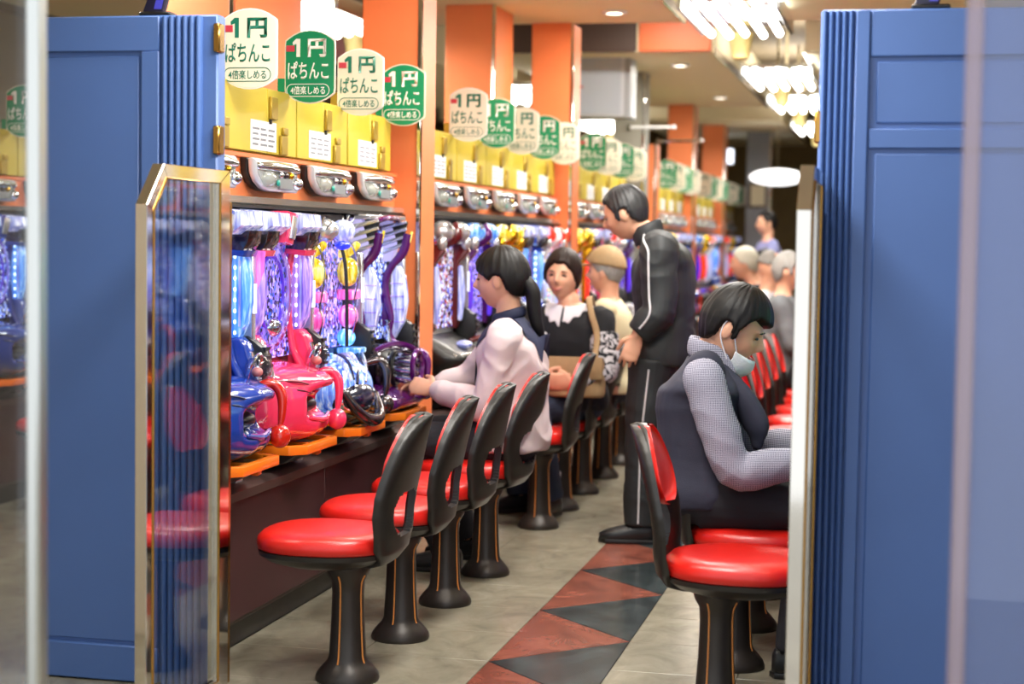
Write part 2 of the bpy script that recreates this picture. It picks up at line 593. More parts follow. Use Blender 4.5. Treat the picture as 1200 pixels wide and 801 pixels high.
# ------------------------------------------------------------------ blue partitions at the island ends
def partition(label, x0, x1, yf, mirror, th=0.06):
    """front face at yf; the fluted pilaster stands on the aisle side"""
    t = thing('partition', label, 'partition', ((x0 + x1) / 2, yf + 0.05, 0))
    cx, cy = (x0 + x1) / 2, yf + 0.05
    H = 1.982 if mirror else 2.012
    def L(a, b): return (a - cx, b - cx)
    mk('core', MB().box(x0 - cx, x1 - cx, yf - cy, yf - cy + th, 0.0, H, bev=0.006), blue, t)
    f = yf - cy
    if not mirror:
        mk('top_rail', MB().box(x0 - cx, -2.175 - cx, f - 0.014, f, 1.905, H - 0.004, bev=0.003), blue, t)
        mk('stile', MB().box(-2.232 - cx, -2.175 - cx, f - 0.014, f, 0.11, 1.905, bev=0.003), blue, t)
        mk('base_board', MB().box(x0 - cx, -2.175 - cx, f - 0.018, f, 0.0, 0.11, bev=0.004), blue, t)
        mk('panel', MB().box(x0 - cx + 0.004, -2.242 - cx, f - 0.007, f, 0.12, 1.892, bev=0.004), blue, t)
        fx0, fx1, n = -2.168, -2.040, 6
    else:
        mk('top_rail', MB().box(-0.100 - cx, x1 - cx, f - 0.014, f, 1.857, H - 0.004, bev=0.003), blue, t)
        mk('stile', MB().box(-0.141 - cx, -0.103 - cx, f - 0.018, f, 0.0, H - 0.004, bev=0.004), blue, t)
        mk('middle_rail', MB().box(-0.100 - cx, x1 - cx, f - 0.014, f, 1.616, 1.668, bev=0.003), blue, t)
        mk('panel', MB().box(-0.084 - cx, x1 - cx - 0.004, f - 0.006, f, 1.682, 1.845, bev=0.004), blue, t)
        mk('panel', MB().box(-0.084 - cx, x1 - cx - 0.004, f - 0.008, f, 0.02, 1.603, bev=0.004), blue, t)
        fx0, fx1, n = -0.230, -0.144, 5
    w = (fx1 - fx0) / n
    rib = MB()
    prof = [(-w * 0.47, 0.0)] + [(w * 0.47 * math.cos(PI - PI * k / 6), -0.017 * math.sin(PI * k / 6) - 0.002) for k in range(7)] + [(w * 0.47, 0.0)]
    rib.prism(prof, 'z', 0.0, H - 0.006)
    rm = rib.mesh('flute', blue, 50)
    for k in range(n):
        mk('flute', rm, None, t, loc=(fx0 + w * (k + 0.5) - cx, f, 0.0))
    # brass hinges on the aisle edge
    hx = (x0 if mirror else x1) - cx
    s = -1 if mirror else 1
    for z in ((1.63,) if mirror else (1.90, 1.60)):
        mk('hinge', MB().box(min(hx - s * 0.012, hx + s * 0.01), max(hx - s * 0.012, hx + s * 0.01), f - 0.012, f + 0.03, z, z + 0.085, bev=0.004), brass, t)
    return t
partition('blue panelled partition with fluted edge on the left of the aisle', -2.585, -1.993, 4.76, False)
partition('blue panelled partition with fluted edge on the right of the aisle', -0.233, 0.40, 4.64, True)

# ------------------------------------------------------------------ glass guard panels at the aisle mouth
guard_glass = glass_mat('guard_glass', ior=1.75, rough=0.03)
def guard(label, x0, x1, y0, y1):
    t = thing('guard_panel', label, 'glass panel', ((x0 + x1) / 2, (y0 + y1) / 2, 0))
    cx, cy = (x0 + x1) / 2, (y0 + y1) / 2
    ch = 0.105
    outer = [(y0 - cy, 0.0), (y1 - cy, 0.0), (y1 - cy, 1.55), (y0 - cy + ch, 1.55), (y0 - cy, 1.44)]
    w = 0.04
    inner = [(y0 - cy + w, 0.05), (y1 - cy - 0.075, 0.05), (y1 - cy - 0.075, 1.512), (y0 - cy + ch + 0.018, 1.512), (y0 - cy + w, 1.425)]
    names = ['bottom_rail', 'far_stile', 'top_rail', 'chamfer_rail', 'near_stile']
    for k in range(5):
        j = (k + 1) % 5
        mk(names[k], MB().prism([outer[k], outer[j], inner[j], inner[k]], 'x', x0 - cx, x1 - cx, bev=0.0015, seg=1), steel, t)
    mk('pane', MB().prism(inner, 'x', -0.004, 0.004), guard_glass, t, sharp=30)
    bead = MB().tube([(x1 - cx, p, q) for p, q in inner], 0.004, n=8, sub=1, close=True)
    mk('bead', bead, brass, t)
    mk('hinge_bar', MB().box(x0 - cx + 0.008, x1 - cx - 0.004, y1 - cy, y1 - cy + 0.028, 0.02, 1.46, bev=0.003), brass, t)
guard('glass guard panel in a polished frame before the left blue partition', -1.972, -1.938, 4.16, 4.725)
guard('glass guard panel in a polished frame before the right blue partition', -0.249, -0.214, 4.06, 4.60)

# ------------------------------------------------------------------ sliding entrance doors
alu = mat('brushed_aluminium', '#c9ccc9', 0.3, 0.9)
door_glass = glass_mat('door_glass', tint='#eef4f6', ior=1.55, rough=0.01)
door_glass_r = glass_mat('door_glass_right', tint='#e4e8f4', ior=1.55, rough=0.01, body=0.10, body_col='#b9c4de')
for n, (xe, s, gm) in enumerate(((-1.559, -1, door_glass), (0.088, 1, door_glass_r))):
    d = thing('door_%d' % (n + 1), None, None, (xe, 2.9, 0))
    d['kind'] = 'structure'
    def R(a, b): return (min(s * a, s * b), max(s * a, s * b))
    x0, x1 = R(0.0, 0.028)
    mk('edge_stile', MB().box(x0, x1, -0.02, 0.02, 0.0, 2.2, bev=0.006), alu if n == 0 else glass_mat('edge_acrylic', tint='#d8ccd6', ior=1.5, rough=0.08, body=0.35, body_col='#d4c2c6'), d)
    x0, x1 = R(0.028, 0.75)
    mk('pane', MB().box(x0, x1, -0.005, 0.005, 0.0, 2.2), gm, d)
    x0, x1 = R(0.0, 0.75)
    mk('top_rail', MB().box(x0, x1, -0.022, 0.022, 2.2, 2.26, bev=0.004), alu, d)
x = -1.645
fr = struct('trim_100', MB().box(x - 0.05, x + 0.006, 2.84, 2.875, 0.0, 2.3, bev=0.004), mat('pale_pink_frame', '#e8d2c6', 0.4))
# ------------------------------------------------------------------ stools
red_vinyl = mat('red_vinyl', '#da2018', 0.3, bump=0.12, bscale=260, coat=0.15)
stool_black = mat('stool_black_plastic', '#211e1c', 0.38, bump=0.05, bscale=200)
ped_paint = mat('pedestal_paint', '#332d29', 0.38, 0.3)
stripe_o = mat('pedestal_stripe', '#d98a45', 0.4)

def build_stool():
    """origin on the floor under the pedestal, the sitter faces -x, the back stands on +x"""
    t = thing('stool', 'stool', 'stool')
    prof = [(0.002, 0.0), (0.098, 0.0), (0.1, 0.008), (0.096, 0.022), (0.078, 0.045), (0.064, 0.06), (0.058, 0.075), (0.052, 0.17),
            (0.049, 0.27), (0.052, 0.31), (0.066, 0.335), (0.07, 0.35), (0.07, 0.378), (0.002, 0.379)]
    mk('pedestal', MB().lathe(prof, 24), ped_paint, t, sharp=35)
    for a in (-100, -20, 70, 160):
        ca, sa = math.cos(math.radians(a)), math.sin(math.radians(a))
        pts = [(r * ca, r * sa, z) for r, z in ((0.0655, 0.058), (0.0585, 0.08), (0.0525, 0.17), (0.0495, 0.27), (0.0525, 0.308), (0.064, 0.33))]
        mk('stripe', MB().tube(pts, 0.0028, n=6, sub=2), stripe_o, t)
    # seat: rounded cushion over a black pan
    def plan(s, n=32):
        out = []
        for k in range(n):
            a = 2 * PI * k / n
            c, q = math.cos(a), math.sin(a)
            ex = 0.82
            out.append((-0.06 + s * 0.212 * math.copysign(abs(c) ** ex, c), s * 0.205 * math.copysign(abs(q) ** ex, q) * (1.0 + 0.06 * -c)))
        return out
    def stack(rows):
        return [[(x, y_, z) for x, y_ in plan(s)] for s, z in rows]
    mk('seat_pan', MB().rings(stack([(0.3, 0.352), (0.55, 0.356), (0.85, 0.376), (0.985, 0.396), (1.0, 0.41), (0.96, 0.413)])), stool_black, t)
    mk('cushion', MB().rings(stack([(0.95, 0.41), (1.0, 0.416), (1.018, 0.432), (1.0, 0.45), (0.93, 0.464), (0.75, 0.471), (0.4, 0.473), (0.1, 0.473)])), red_vinyl, t, sharp=60)
    # back shell
    prof = [(0.02, 0.372, 0.055), (0.09, 0.372, 0.075), (0.135, 0.385, 0.10), (0.165, 0.42, 0.135), (0.172, 0.47, 0.158)]
    for z in (0.53, 0.59, 0.64, 0.69, 0.73, 0.765, 0.79, 0.81, 0.822, 0.83, 0.834):
        w = 0.184 * max(0.004, 1 - (max(0.0, z - 0.56) / 0.2755) ** 1.75) ** 0.6 if z > 0.56 else 0.176
        prof.append((0.172 + 0.20 * max(0, z - 0.55) * (1 + 1.6 * (z - 0.55)), z, w))
    P = []
    for i in range(len(prof) - 1):
        for s in range(6):
            u = s / 6
            P.append(tuple(prof[i][k] + (prof[i + 1][k] - prof[i][k]) * u for k in range(3)))
    P.append(prof[-1])
    nu = 56
    def pt(i, j, off):
        x, z, w = P[i]
        a = P[max(0, i - 1)]; b = P[min(len(P) - 1, i + 1)]
        dx, dz = b[0] - a[0], b[1] - a[1]
        l = math.hypot(dx, dz) or 1
        nx, nz = dz / l, -dx / l            # outward (away from sitter)
        u = -1 + 2 * j / nu
        yy = w * math.sin(u * PI / 2 * 0.98)
        curve = -0.038 * (u * u) * (1.0 if z > 0.42 else max(0, (z - 0.375) / 0.045))
        th = off * (1 - 0.55 * abs(u) ** 6)
        return (x + curve + nx * th, yy, z + nz * th)
    vs, fs = [], []
    nr = len(P)
    for off in (0.011, -0.011):
        for i in range(nr):
            for j in range(nu + 1):
                vs.append(pt(i, j, off))
    def idx(s, i, j): return s * nr * (nu + 1) + i * (nu + 1) + j
    def hole(i, j):
        z = (P[i][1] + P[i + 1][1]) / 2
        u = abs(-1 + 2 * (j + 0.5) / nu)
        return (u / 0.42) ** 3 + (abs(z - 0.53) / 0.068) ** 3 < 1.0
    cells = {(i, j): not hole(i, j) for i in range(nr - 1) for j in range(nu)}
    for (i, j), keep in cells.items():
        if not keep:
            continue
        fs.append([idx(0, i, j), idx(0, i + 1, j), idx(0, i + 1, j + 1), idx(0, i, j + 1)])
        fs.append([idx(1, i, j), idx(1, i, j + 1), idx(1, i + 1, j + 1), idx(1, i + 1, j)])
        for (di, dj, a, b) in ((-1, 0, (i, j), (i, j + 1)), (1, 0, (i + 1, j + 1), (i + 1, j)), (0, -1, (i + 1, j), (i, j)), (0, 1, (i, j + 1), (i + 1, j + 1))):
            if not cells.get((i + di, j + dj), False):
                fs.append([idx(0, *a), idx(0, *b), idx(1, *b), idx(1, *a)])
    mk('back_shell', MB().add(vs, fs), stool_black, t, sharp=50)
    # red pad on the sitter's side of the back
    rows = []
    for i in range(nr):
        x, z, w = P[i]
        if 0.60 <= z <= 0.826:
            rows.append(i)
    vs2 = []
    m = len(rows)
    ringsA = []
    for q, i in enumerate(rows):
        e = math.sin(PI * (q + 0.35) / (m - 0.3)) ** 0.5
        line = []
        for j in range(nu + 1):
            u = -1 + 2 * j / nu
            bulge = 0.012 + 0.020 * e * (1 - u * u) ** 0.5 if abs(u) < 1 else 0.012
            x, z, w = P[i]
            a = P[max(0, i - 1)]; b = P[min(nr - 1, i + 1)]
            dx, dz = b[0] - a[0], b[1] - a[1]
            l = math.hypot(dx, dz) or 1
            nx, nz = dz / l, -dx / l
            tb = max(0.0, 1 - (q / (m - 1)) / 0.3)
            yy = w * 0.94 * (0.3 + 0.7 * math.sqrt(max(0.0, 1 - tb * tb))) * math.sin(u * PI / 2 * 0.98)
            curve = -0.038 * (u * u)
            line.append((Vector((x + curve - nx * bulge, yy, z - nz * bulge)), Vector((x + curve - nx * 0.006, yy * 0.98, z - nz * 0.006))))
        ringsA.append([p for p, _ in line] + [p for _, p in line[::-1]])
    mk('back_pad', MB().rings(ringsA), red_vinyl, t, sharp=60)
    return t

stool0 = build_stool()
LEFT_STOOLS = [(-1.64, 4.96, 0), (-1.64, 5.53, 2), (-1.64, 6.11, -2), (-1.63, 6.70, -6), (-1.66, 7.88, 3), (-1.67, 8.45, 8), (-1.67, 9.04, 0),
               (-1.67, 9.68, -3), (-1.67, 10.3, 0), (-1.67, 11.5, 0), (-1.67, 12.1, 2)]
LL = ['nearest red-seated stool of the left row, its pedestal cut by the picture edge', 'second red-seated stool of the left row',
      'third red-seated stool of the left row, its back before the pink jacket', 'red-seated stool carrying the woman in the pink jacket',
      'red-seated stool of the left row with its back right behind the woman in pink', 'red-seated stool carrying the woman in the black top',
      'red-seated stool carrying the man in the tan cap', 'red-seated stool of the left row just past the man in the cap',
      'red-seated stool of the left row two past the man in the cap', 'red-seated stool of the left row past the second orange pillar, the nearer one',
      'red-seated stool of the left row past the second orange pillar, the farther one']
RIGHT_STOOLS = [(-0.50, 4.90), (-0.50, 5.46), (-0.50, 6.03), (-0.51, 6.60), (-0.51, 7.18), (-0.52, 7.76), (-0.52, 8.34), (-0.53, 8.92), (-0.53, 9.5), (-0.53, 10.1), (-0.66, 10.75)]
RL = ['nearest empty red stool of the right row, beside the polished guard frame', 'red stool carrying the man with the face mask',
      'first red stool past the masked man, its pedestal showing behind his', 'second stool of the right row past the masked man',
      'third stool of the right row past the masked man', 'fourth stool of the right row past the masked man',
      'fifth stool of the right row past the masked man', 'sixth stool of the right row past the masked man',
      'seventh stool of the right row past the masked man', 'eighth stool of the right row past the masked man',
      'stool of the right row carrying the man in the grey suit']
first = True
for (x, y, a), lb in zip(LEFT_STOOLS, LL):
    s = stool0 if first else copy_tree(stool0)
    first = False
    s.location = (x, y, 0); s.rotation_euler = (0, 0, math.radians(a))
    tag(s, lb, 'stool', 'stools of the left row')
for (x, y), lb in zip(RIGHT_STOOLS, RL):
    s = copy_tree(stool0)
    s.location = (x, y, 0); s.rotation_euler = (0, 0, PI)
    tag(s, lb, 'stool', 'stools of the right row')
for y, lb in ((7.55, 'red stool of the next aisle seen through the left glass door'), (8.15, 'farther red stool of the next aisle behind the left glass door')):
    s = copy_tree(stool0)
    s.location = (-1.64 - PERIOD, y, 0); s.rotation_euler = (0, 0, 0)
    tag(s, lb, 'stool', 'stools of the next aisle')
# ------------------------------------------------------------------ game machines
def screen_mat(name, cols, strength=1.2, scale=75.0):
    m = bpy.data.materials.new(name)
    m.use_nodes = True
    nt = m.node_tree
    p = nt.nodes['Principled BSDF']
    p.inputs['Roughness'].default_value = 0.25
    tc = nt.nodes.new('ShaderNodeTexCoord')
    v = nt.nodes.new('ShaderNodeTexVoronoi')
    v.inputs['Scale'].default_value = scale
    nt.links.new(tc.outputs['Object'], v.inputs['Vector'])
    sp = nt.nodes.new('ShaderNodeSeparateColor')
    nt.links.new(v.outputs['Color'], sp.inputs[0])
    r = nt.nodes.new('ShaderNodeValToRGB')
    r.color_ramp.interpolation = 'CONSTANT'
    e = r.color_ramp.elements
    n = len(cols)
    e[0].position, e[0].color = 0.0, srgb(cols[0])
    e[1].position, e[1].color = 1.0 / n, srgb(cols[1])
    for k in range(2, n):
        q = e.new(k / n); q.color = srgb(cols[k])
    nt.links.new(sp.outputs[0], r.inputs['Fac'])
    nt.links.new(r.outputs['Color'], p.inputs['Base Color'])
    nt.links.new(r.outputs['Color'], p.inputs['Emission Color'])
    p.inputs['Emission Strength'].default_value = strength
    MATS[name] = m
    return m

def glow(name, col, s, base=None, rough=0.25):
    return mat(name, base or col, rough, emit=col, strength=s, coat=0.3)

def streak(name, c1, c2, s, c3=None):
    """lit plastic with uneven vertical streaks of its lamps"""
    m = bpy.data.materials.new(name)
    m.use_nodes = True
    nt = m.node_tree
    p = nt.nodes['Principled BSDF']
    p.inputs['Roughness'].default_value = 0.18
    p.inputs['Coat Weight'].default_value = 0.4
    tc = nt.nodes.new('ShaderNodeTexCoord')
    mp = nt.nodes.new('ShaderNodeMapping')
    mp.inputs['Scale'].default_value = (70, 40, 7)
    n = nt.nodes.new('ShaderNodeTexNoise')
    n.inputs['Scale'].default_value = 1.0
    n.inputs['Detail'].default_value = 4
    r = nt.nodes.new('ShaderNodeValToRGB')
    e = r.color_ramp.elements
    e[0].position, e[0].color = 0.36, srgb(c1)
    e[1].position, e[1].color = 0.52, srgb(c2)
    q = e.new(0.66); q.color = srgb(c3 or c2)
    nt.links.new(tc.outputs['Object'], mp.inputs['Vector'])
    nt.links.new(mp.outputs['Vector'], n.inputs['Vector'])
    nt.links.new(n.outputs['Fac'], r.inputs['Fac'])
    nt.links.new(r.outputs['Color'], p.inputs['Base Color'])
    nt.links.new(r.outputs['Color'], p.inputs['Emission Color'])
    p.inputs['Emission Strength'].default_value = s
    MATS[name] = m
    return m
led_white = glow('led_white', '#f0f6ff', 3.0)
led_dot_b = glow('led_dot_blue', '#cfe6ff', 3.5)
glow_lav = streak('glow_lavender', '#5a48b8', '#9a80e0', 0.5, '#d0b8ff')
glow_lblue = streak('glow_light_blue', '#2f6ad0', '#5fa0f0', 0.55, '#bfe4ff')
glow_helmet = streak('glow_helmet', '#2c4cb8', '#6f9cf0', 0.45, '#d8e8ff')
glow_cyan = streak('glow_cyan', '#3f9ae8', '#6fc8ff', 0.7, '#e8faff')
glow_white = streak('glow_cool_white', '#7c84c8', '#b8c0f0', 0.4, '#f0f2ff')
glow_yel = streak('glow_yellow', '#b08a10', '#e8d030', 0.4, '#fff8a0')
glow_pink = streak('glow_pink', '#d03a98', '#f070c0', 0.45, '#ffb8e4')
glow_violet = glow('glow_violet', '#5a34d0', 0.5)
glow_green = streak('glow_green', '#10a030', '#30ff60', 1.0, '#a0ffb0')
glow_red = glow('glow_red', '#ff3020', 0.6)
pink_gloss = mat('pink_gloss', '#ec3a63', 0.14, coat=0.6)
blue_gloss = mat('dark_blue_gloss', '#1f3f9c', 0.14, coat=0.6)
red_gloss = mat('red_gloss', '#c42414', 0.14, coat=0.6)
purple_gloss = mat('purple_gloss', '#5a1668', 0.16, 0.3, coat=0.6)
maroon_gloss = mat('maroon_gloss', '#5c1016', 0.18, coat=0.5)
gold = mat('gold_chrome', '#d9a92a', 0.18, 1.0)
smoke = mat('smoked_chrome', '#5a5456', 0.15, 0.9)
navy = mat('navy_gloss', '#101830', 0.2, coat=0.4)
clear_plastic = glass_mat('clear_plastic', tint='#eef0f8', ior=1.5, rough=0.03)
board_blue = screen_mat('board_blue', ['#2036a0', '#5a7cff', '#10184a', '#a0b8ff', '#3a2a90', '#e8f0ff', '#24242c'], 0.7)
board_viol = screen_mat('board_violet', ['#6a4ad0', '#a890ff', '#302060', '#8a7ae0', '#c8b8ff', '#4060d0', '#2a2430'], 0.7)
board_multi = screen_mat('board_multi', ['#e04030', '#f0d030', '#3050e0', '#ffffff', '#30c060', '#c040d0', '#202028', '#60d0ff'], 0.85)
board_warm = screen_mat('board_warm', ['#501018', '#a03020', '#c8d0ff', '#301014', '#7080ff', '#f0f4ff', '#402018'], 0.7)

def cat_closed(poly, sub=3):
    n = len(poly); out = []
    for i in range(n):
        p0, p1, p2, p3 = (Vector(poly[(i + k - 1) % n]) for k in range(4))
        for s in range(sub):
            t = s / sub
            out.append(0.5 * ((2 * p1) + (p2 - p0) * t + (2 * p0 - 5 * p1 + 4 * p2 - p3) * t * t + (3 * p1 - p0 - 3 * p2 + p3) * t ** 3))
    return out

def sweep_y(poly, stations, cx=0.0, cz=0.14, sub=3):
    """closed xz outline swept along y; stations: (y, scale x, scale z, dx)"""
    P = cat_closed(poly, sub)
    rs = []
    for i in range(len(stations) - 1):
        a, b = stations[i], stations[i + 1]
        for s in range(3):
            t = s / 3
            q = t * t * (3 - 2 * t)
            yy = a[0] + (b[0] - a[0]) * t
            sx, sz, dx = (a[k] + (b[k] - a[k]) * q for k in (1, 2, 3))
            rs.append([(cx + dx + (p.x - cx) * sx, yy, cz + (p.y - cz) * sz) for p in P])
    y_, sx, sz, dx = stations[-1]
    rs.append([(cx + dx + (p.x - cx) * sx, y_, cz + (p.y - cz) * sz) for p in P])
    return MB().rings(rs)

def base_machine(t, board, frame=None):
    mk('cabinet', MB().box(-0.12, 0.0, -0.268, 0.268, 0.0, 0.815, bev=0.006), dark, t)
    mk('board_frame', MB().box(-0.002, 0.016, -0.235, 0.235, 0.26, 0.775, bev=0.005), frame or smoke, t)
    mk('game_board', MB().box(0.0, 0.02, -0.205, 0.205, 0.29, 0.75), board, t)

def handle(t, m_ball, y=0.215, ball=0.036):
    h = mk('handle', MB().tube([(0.10, y, 0.05), (0.17, y, 0.06)], [0.03, 0.026], n=14, sub=1), chrome, t)
    mk('knob', MB().ell((0.2, y, 0.06), (ball, ball * 1.05, ball * 1.1), 16, 12), m_ball, h)
    mk('collar', MB().tube([(0.165, y, 0.06), (0.18, y, 0.06)], 0.031, n=14, sub=1), gold, h)
    mk('claw', MB().tube([(0.12, y - 0.03, 0.22), (0.17, y, 0.235), (0.2, y + 0.01, 0.2), (0.205, y + 0.005, 0.14), (0.2, y, 0.09)], [0.012, 0.017, 0.018, 0.014, 0.008], n=10, sub=4, round_caps=True), m_ball, h)

def machine_sea(body, column, dots, ball, board, shade, label, fin_m=None):
    """bulging side columns of light, a round glass and a fish-mouthed lower front"""
    t = thing('pachinko_machine', label, 'game machine')
    base_machine(t, board)
    mk('glass_dome', MB().ell((0.015, 0, 0.52), (0.055, 0.19, 0.21), 20, 12), clear_plastic, t)
    for r_, m in ((0.17, glow_lav), (0.12, glow_violet)):
        mk('light_ring', MB().tube([(0.024, r_ * math.cos(a * PI / 12), 0.52 + r_ * 1.08 * math.sin(a * PI / 12)) for a in range(24)], 0.006, n=6, sub=1, close=True), m, t)
    mk('centre_ornament', MB().ell((0.03, 0.0, 0.40), (0.03, 0.05, 0.035), 12, 8), chrome, t)
    for s in (-1, 1):
        ya, yb = sorted((s * 0.198, s * 0.264))
        colm = MB()
        prof = [(0.0, 0.375), (0.055, 0.385), (0.078, 0.43), (0.09, 0.5), (0.09, 0.58), (0.08, 0.64), (0.065, 0.68), (0.0, 0.69)]
        colm.prism(prof, 'y', ya, yb, bev=0.012, seg=3)
        c = mk('light_column', colm, column, t, sharp=60)
        dl = MB()
        for k in range(8):
            z = 0.40 + 0.036 * k
            dl.ell((0.046, ya - 0.002, z), (0.005, 0.004, 0.007), 8, 6)
        mk('led_row', dl, dots, c)
        gl = MB().box(0.058, 0.066, ya - 0.003, ya + 0.002, 0.42, 0.64, bev=0.002)
        mk('light_bar', gl, glow_white if s > 0 else dots, c)
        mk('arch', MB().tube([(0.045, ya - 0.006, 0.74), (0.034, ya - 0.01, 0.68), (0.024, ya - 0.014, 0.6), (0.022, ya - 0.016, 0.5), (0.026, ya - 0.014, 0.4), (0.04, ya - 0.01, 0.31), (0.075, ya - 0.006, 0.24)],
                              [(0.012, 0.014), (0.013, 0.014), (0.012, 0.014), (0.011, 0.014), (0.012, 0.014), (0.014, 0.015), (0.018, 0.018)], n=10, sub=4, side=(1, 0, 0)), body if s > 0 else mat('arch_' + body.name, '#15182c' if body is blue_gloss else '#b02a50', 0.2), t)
        ya2, yb2 = sorted((s * 0.06, s * 0.262))
        mk('top_lamp', MB().prism([(0.0, 0.735), (0.085, 0.725), (0.125, 0.755), (0.118, 0.80), (0.0, 0.812)], 'y', ya2, yb2, bev=0.01, seg=2), shade, t)
        ya3, yb3 = sorted((s * 0.15, s * 0.266))
        mk('top_block', MB().prism([(0.0, 0.672), (0.088, 0.668), (0.11, 0.70), (0.115, 0.738), (0.0, 0.742)], 'y', ya3, yb3, bev=0.006), smoke, t)
        mk('band', MB().prism([(0.0, 0.66), (0.092, 0.652), (0.1, 0.672), (0.0, 0.68)], 'y', ya3 - 0.002, yb3 + 0.002, bev=0.004), body, t)
        mk('lower_arm', MB().prism([(0.0, 0.22), (0.12, 0.21), (0.115, 0.27), (0.085, 0.36), (0.06, 0.385), (0.0, 0.38)], 'y', ya, yb, bev=0.012, seg=3), body, t, sharp=60)
        mk('arm_plate', MB().prism([(0.085, 0.25), (0.122, 0.245), (0.1, 0.335), (0.075, 0.345)], 'y', ya + 0.012, yb - 0.012, bev=0.003), chrome, t)
    mk('side_fin', MB().prism([(0.0, 0.68), (0.105, 0.67), (0.1, 0.6), (0.06, 0.5), (0.02, 0.42), (0.0, 0.42)], 'y', -0.27, -0.262, bev=0.002), fin_m, t)
    mk('crest', MB().prism([(-0.06, 0.70), (0.02, 0.69), (0.09, 0.80), (-0.02, 0.81)], 'x', 0.02, 0.1, bev=0.008), body, t)
    mk('crest_plate', MB().prism([(-0.03, 0.715), (0.015, 0.71), (0.06, 0.785), (0.0, 0.795)], 'x', 0.1, 0.108, bev=0.003), silver, t)
    fish = [(-0.01, 0.02), (0.08, 0.0), (0.16, 0.012), (0.203, 0.045), (0.205, 0.082), (0.165, 0.086), (0.125, 0.10), (0.105, 0.13), (0.118, 0.158),
            (0.165, 0.178), (0.215, 0.195), (0.222, 0.222), (0.17, 0.25), (0.08, 0.268), (-0.01, 0.262)]
    shut = [(-0.01, 0.02), (0.08, 0.0), (0.15, 0.012), (0.185, 0.04), (0.20, 0.07), (0.205, 0.09), (0.208, 0.11), (0.208, 0.13), (0.207, 0.15),
            (0.205, 0.17), (0.20, 0.19), (0.192, 0.215), (0.16, 0.245), (0.08, 0.268), (-0.01, 0.262)]
    rs = []
    ST = [(-0.268, 0.30, 0.5, 0), (-0.252, 0.55, 0.75, 0), (-0.19, 0.82, 0.95, 0), (-0.10, 0.95, 1.0, 0), (-0.06, 1.0, 1.0, 0.35), (-0.02, 1.02, 1.0, 1), (0.10, 1.0, 0.98, 1), (0.15, 0.86, 0.9, 0.5), (0.185, 0.6, 0.7, 0), (0.195, 0.35, 0.45, 0)]
    for i in range(len(ST) - 1):
        for q in range(4):
            u = q / 4
            y_, sx, sz, mo = (ST[i][k] + (ST[i + 1][k] - ST[i][k]) * u for k in range(4))
            pl = [(a[0] + (b[0] - a[0]) * mo, a[1] + (b[1] - a[1]) * mo) for a, b in zip(shut, fish)]
            rs.append([(p.x * sx, y_, 0.14 + (p.y - 0.14) * sz) for p in cat_closed(pl, 3)])
    mk('lower_front', MB().rings(rs), body, t, sharp=180)
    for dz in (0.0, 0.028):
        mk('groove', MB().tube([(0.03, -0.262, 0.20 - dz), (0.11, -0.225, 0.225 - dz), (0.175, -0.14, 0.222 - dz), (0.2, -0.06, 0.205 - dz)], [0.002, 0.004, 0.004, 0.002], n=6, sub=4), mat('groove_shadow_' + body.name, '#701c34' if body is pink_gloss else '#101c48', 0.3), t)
    mk('mouth', MB().ell((0.125, 0.04, 0.128), (0.05, 0.085, 0.03), 18, 10), black, t)
    mk('lip', MB().tube([(0.2, -0.06, 0.09), (0.213, 0.03, 0.078), (0.196, 0.13, 0.09)], [0.008, 0.012, 0.008], n=8, sub=4, round_caps=True), body, t)
    mk('fin', MB().tube([(0.05, -0.235, 0.22), (0.055, -0.245, 0.29), (0.05, -0.25, 0.345)], [(0.035, 0.016), (0.02, 0.01), (0.003, 0.003)], n=10, sub=4), body, t)
    mk('lens_dish', MB().ell((0.13, 0.2, 0.285), (0.045, 0.04, 0.045), 16, 10), clear_plastic, t)
    mk('lens_core', MB().ell((0.125, 0.2, 0.272), (0.02, 0.018, 0.016), 10, 8), mat('salmon_plastic', '#e8907c', 0.3), t)
    mk('lens_ring', MB().tube([(0.115 + 0.018 * math.sin(a * PI / 8), 0.2 + 0.044 * math.cos(a * PI / 8), 0.285 + 0.046 * math.sin(a * PI / 8)) for a in range(16)], 0.006, n=8, sub=1, close=True), chrome, t)
    handle(t, ball)
    return t

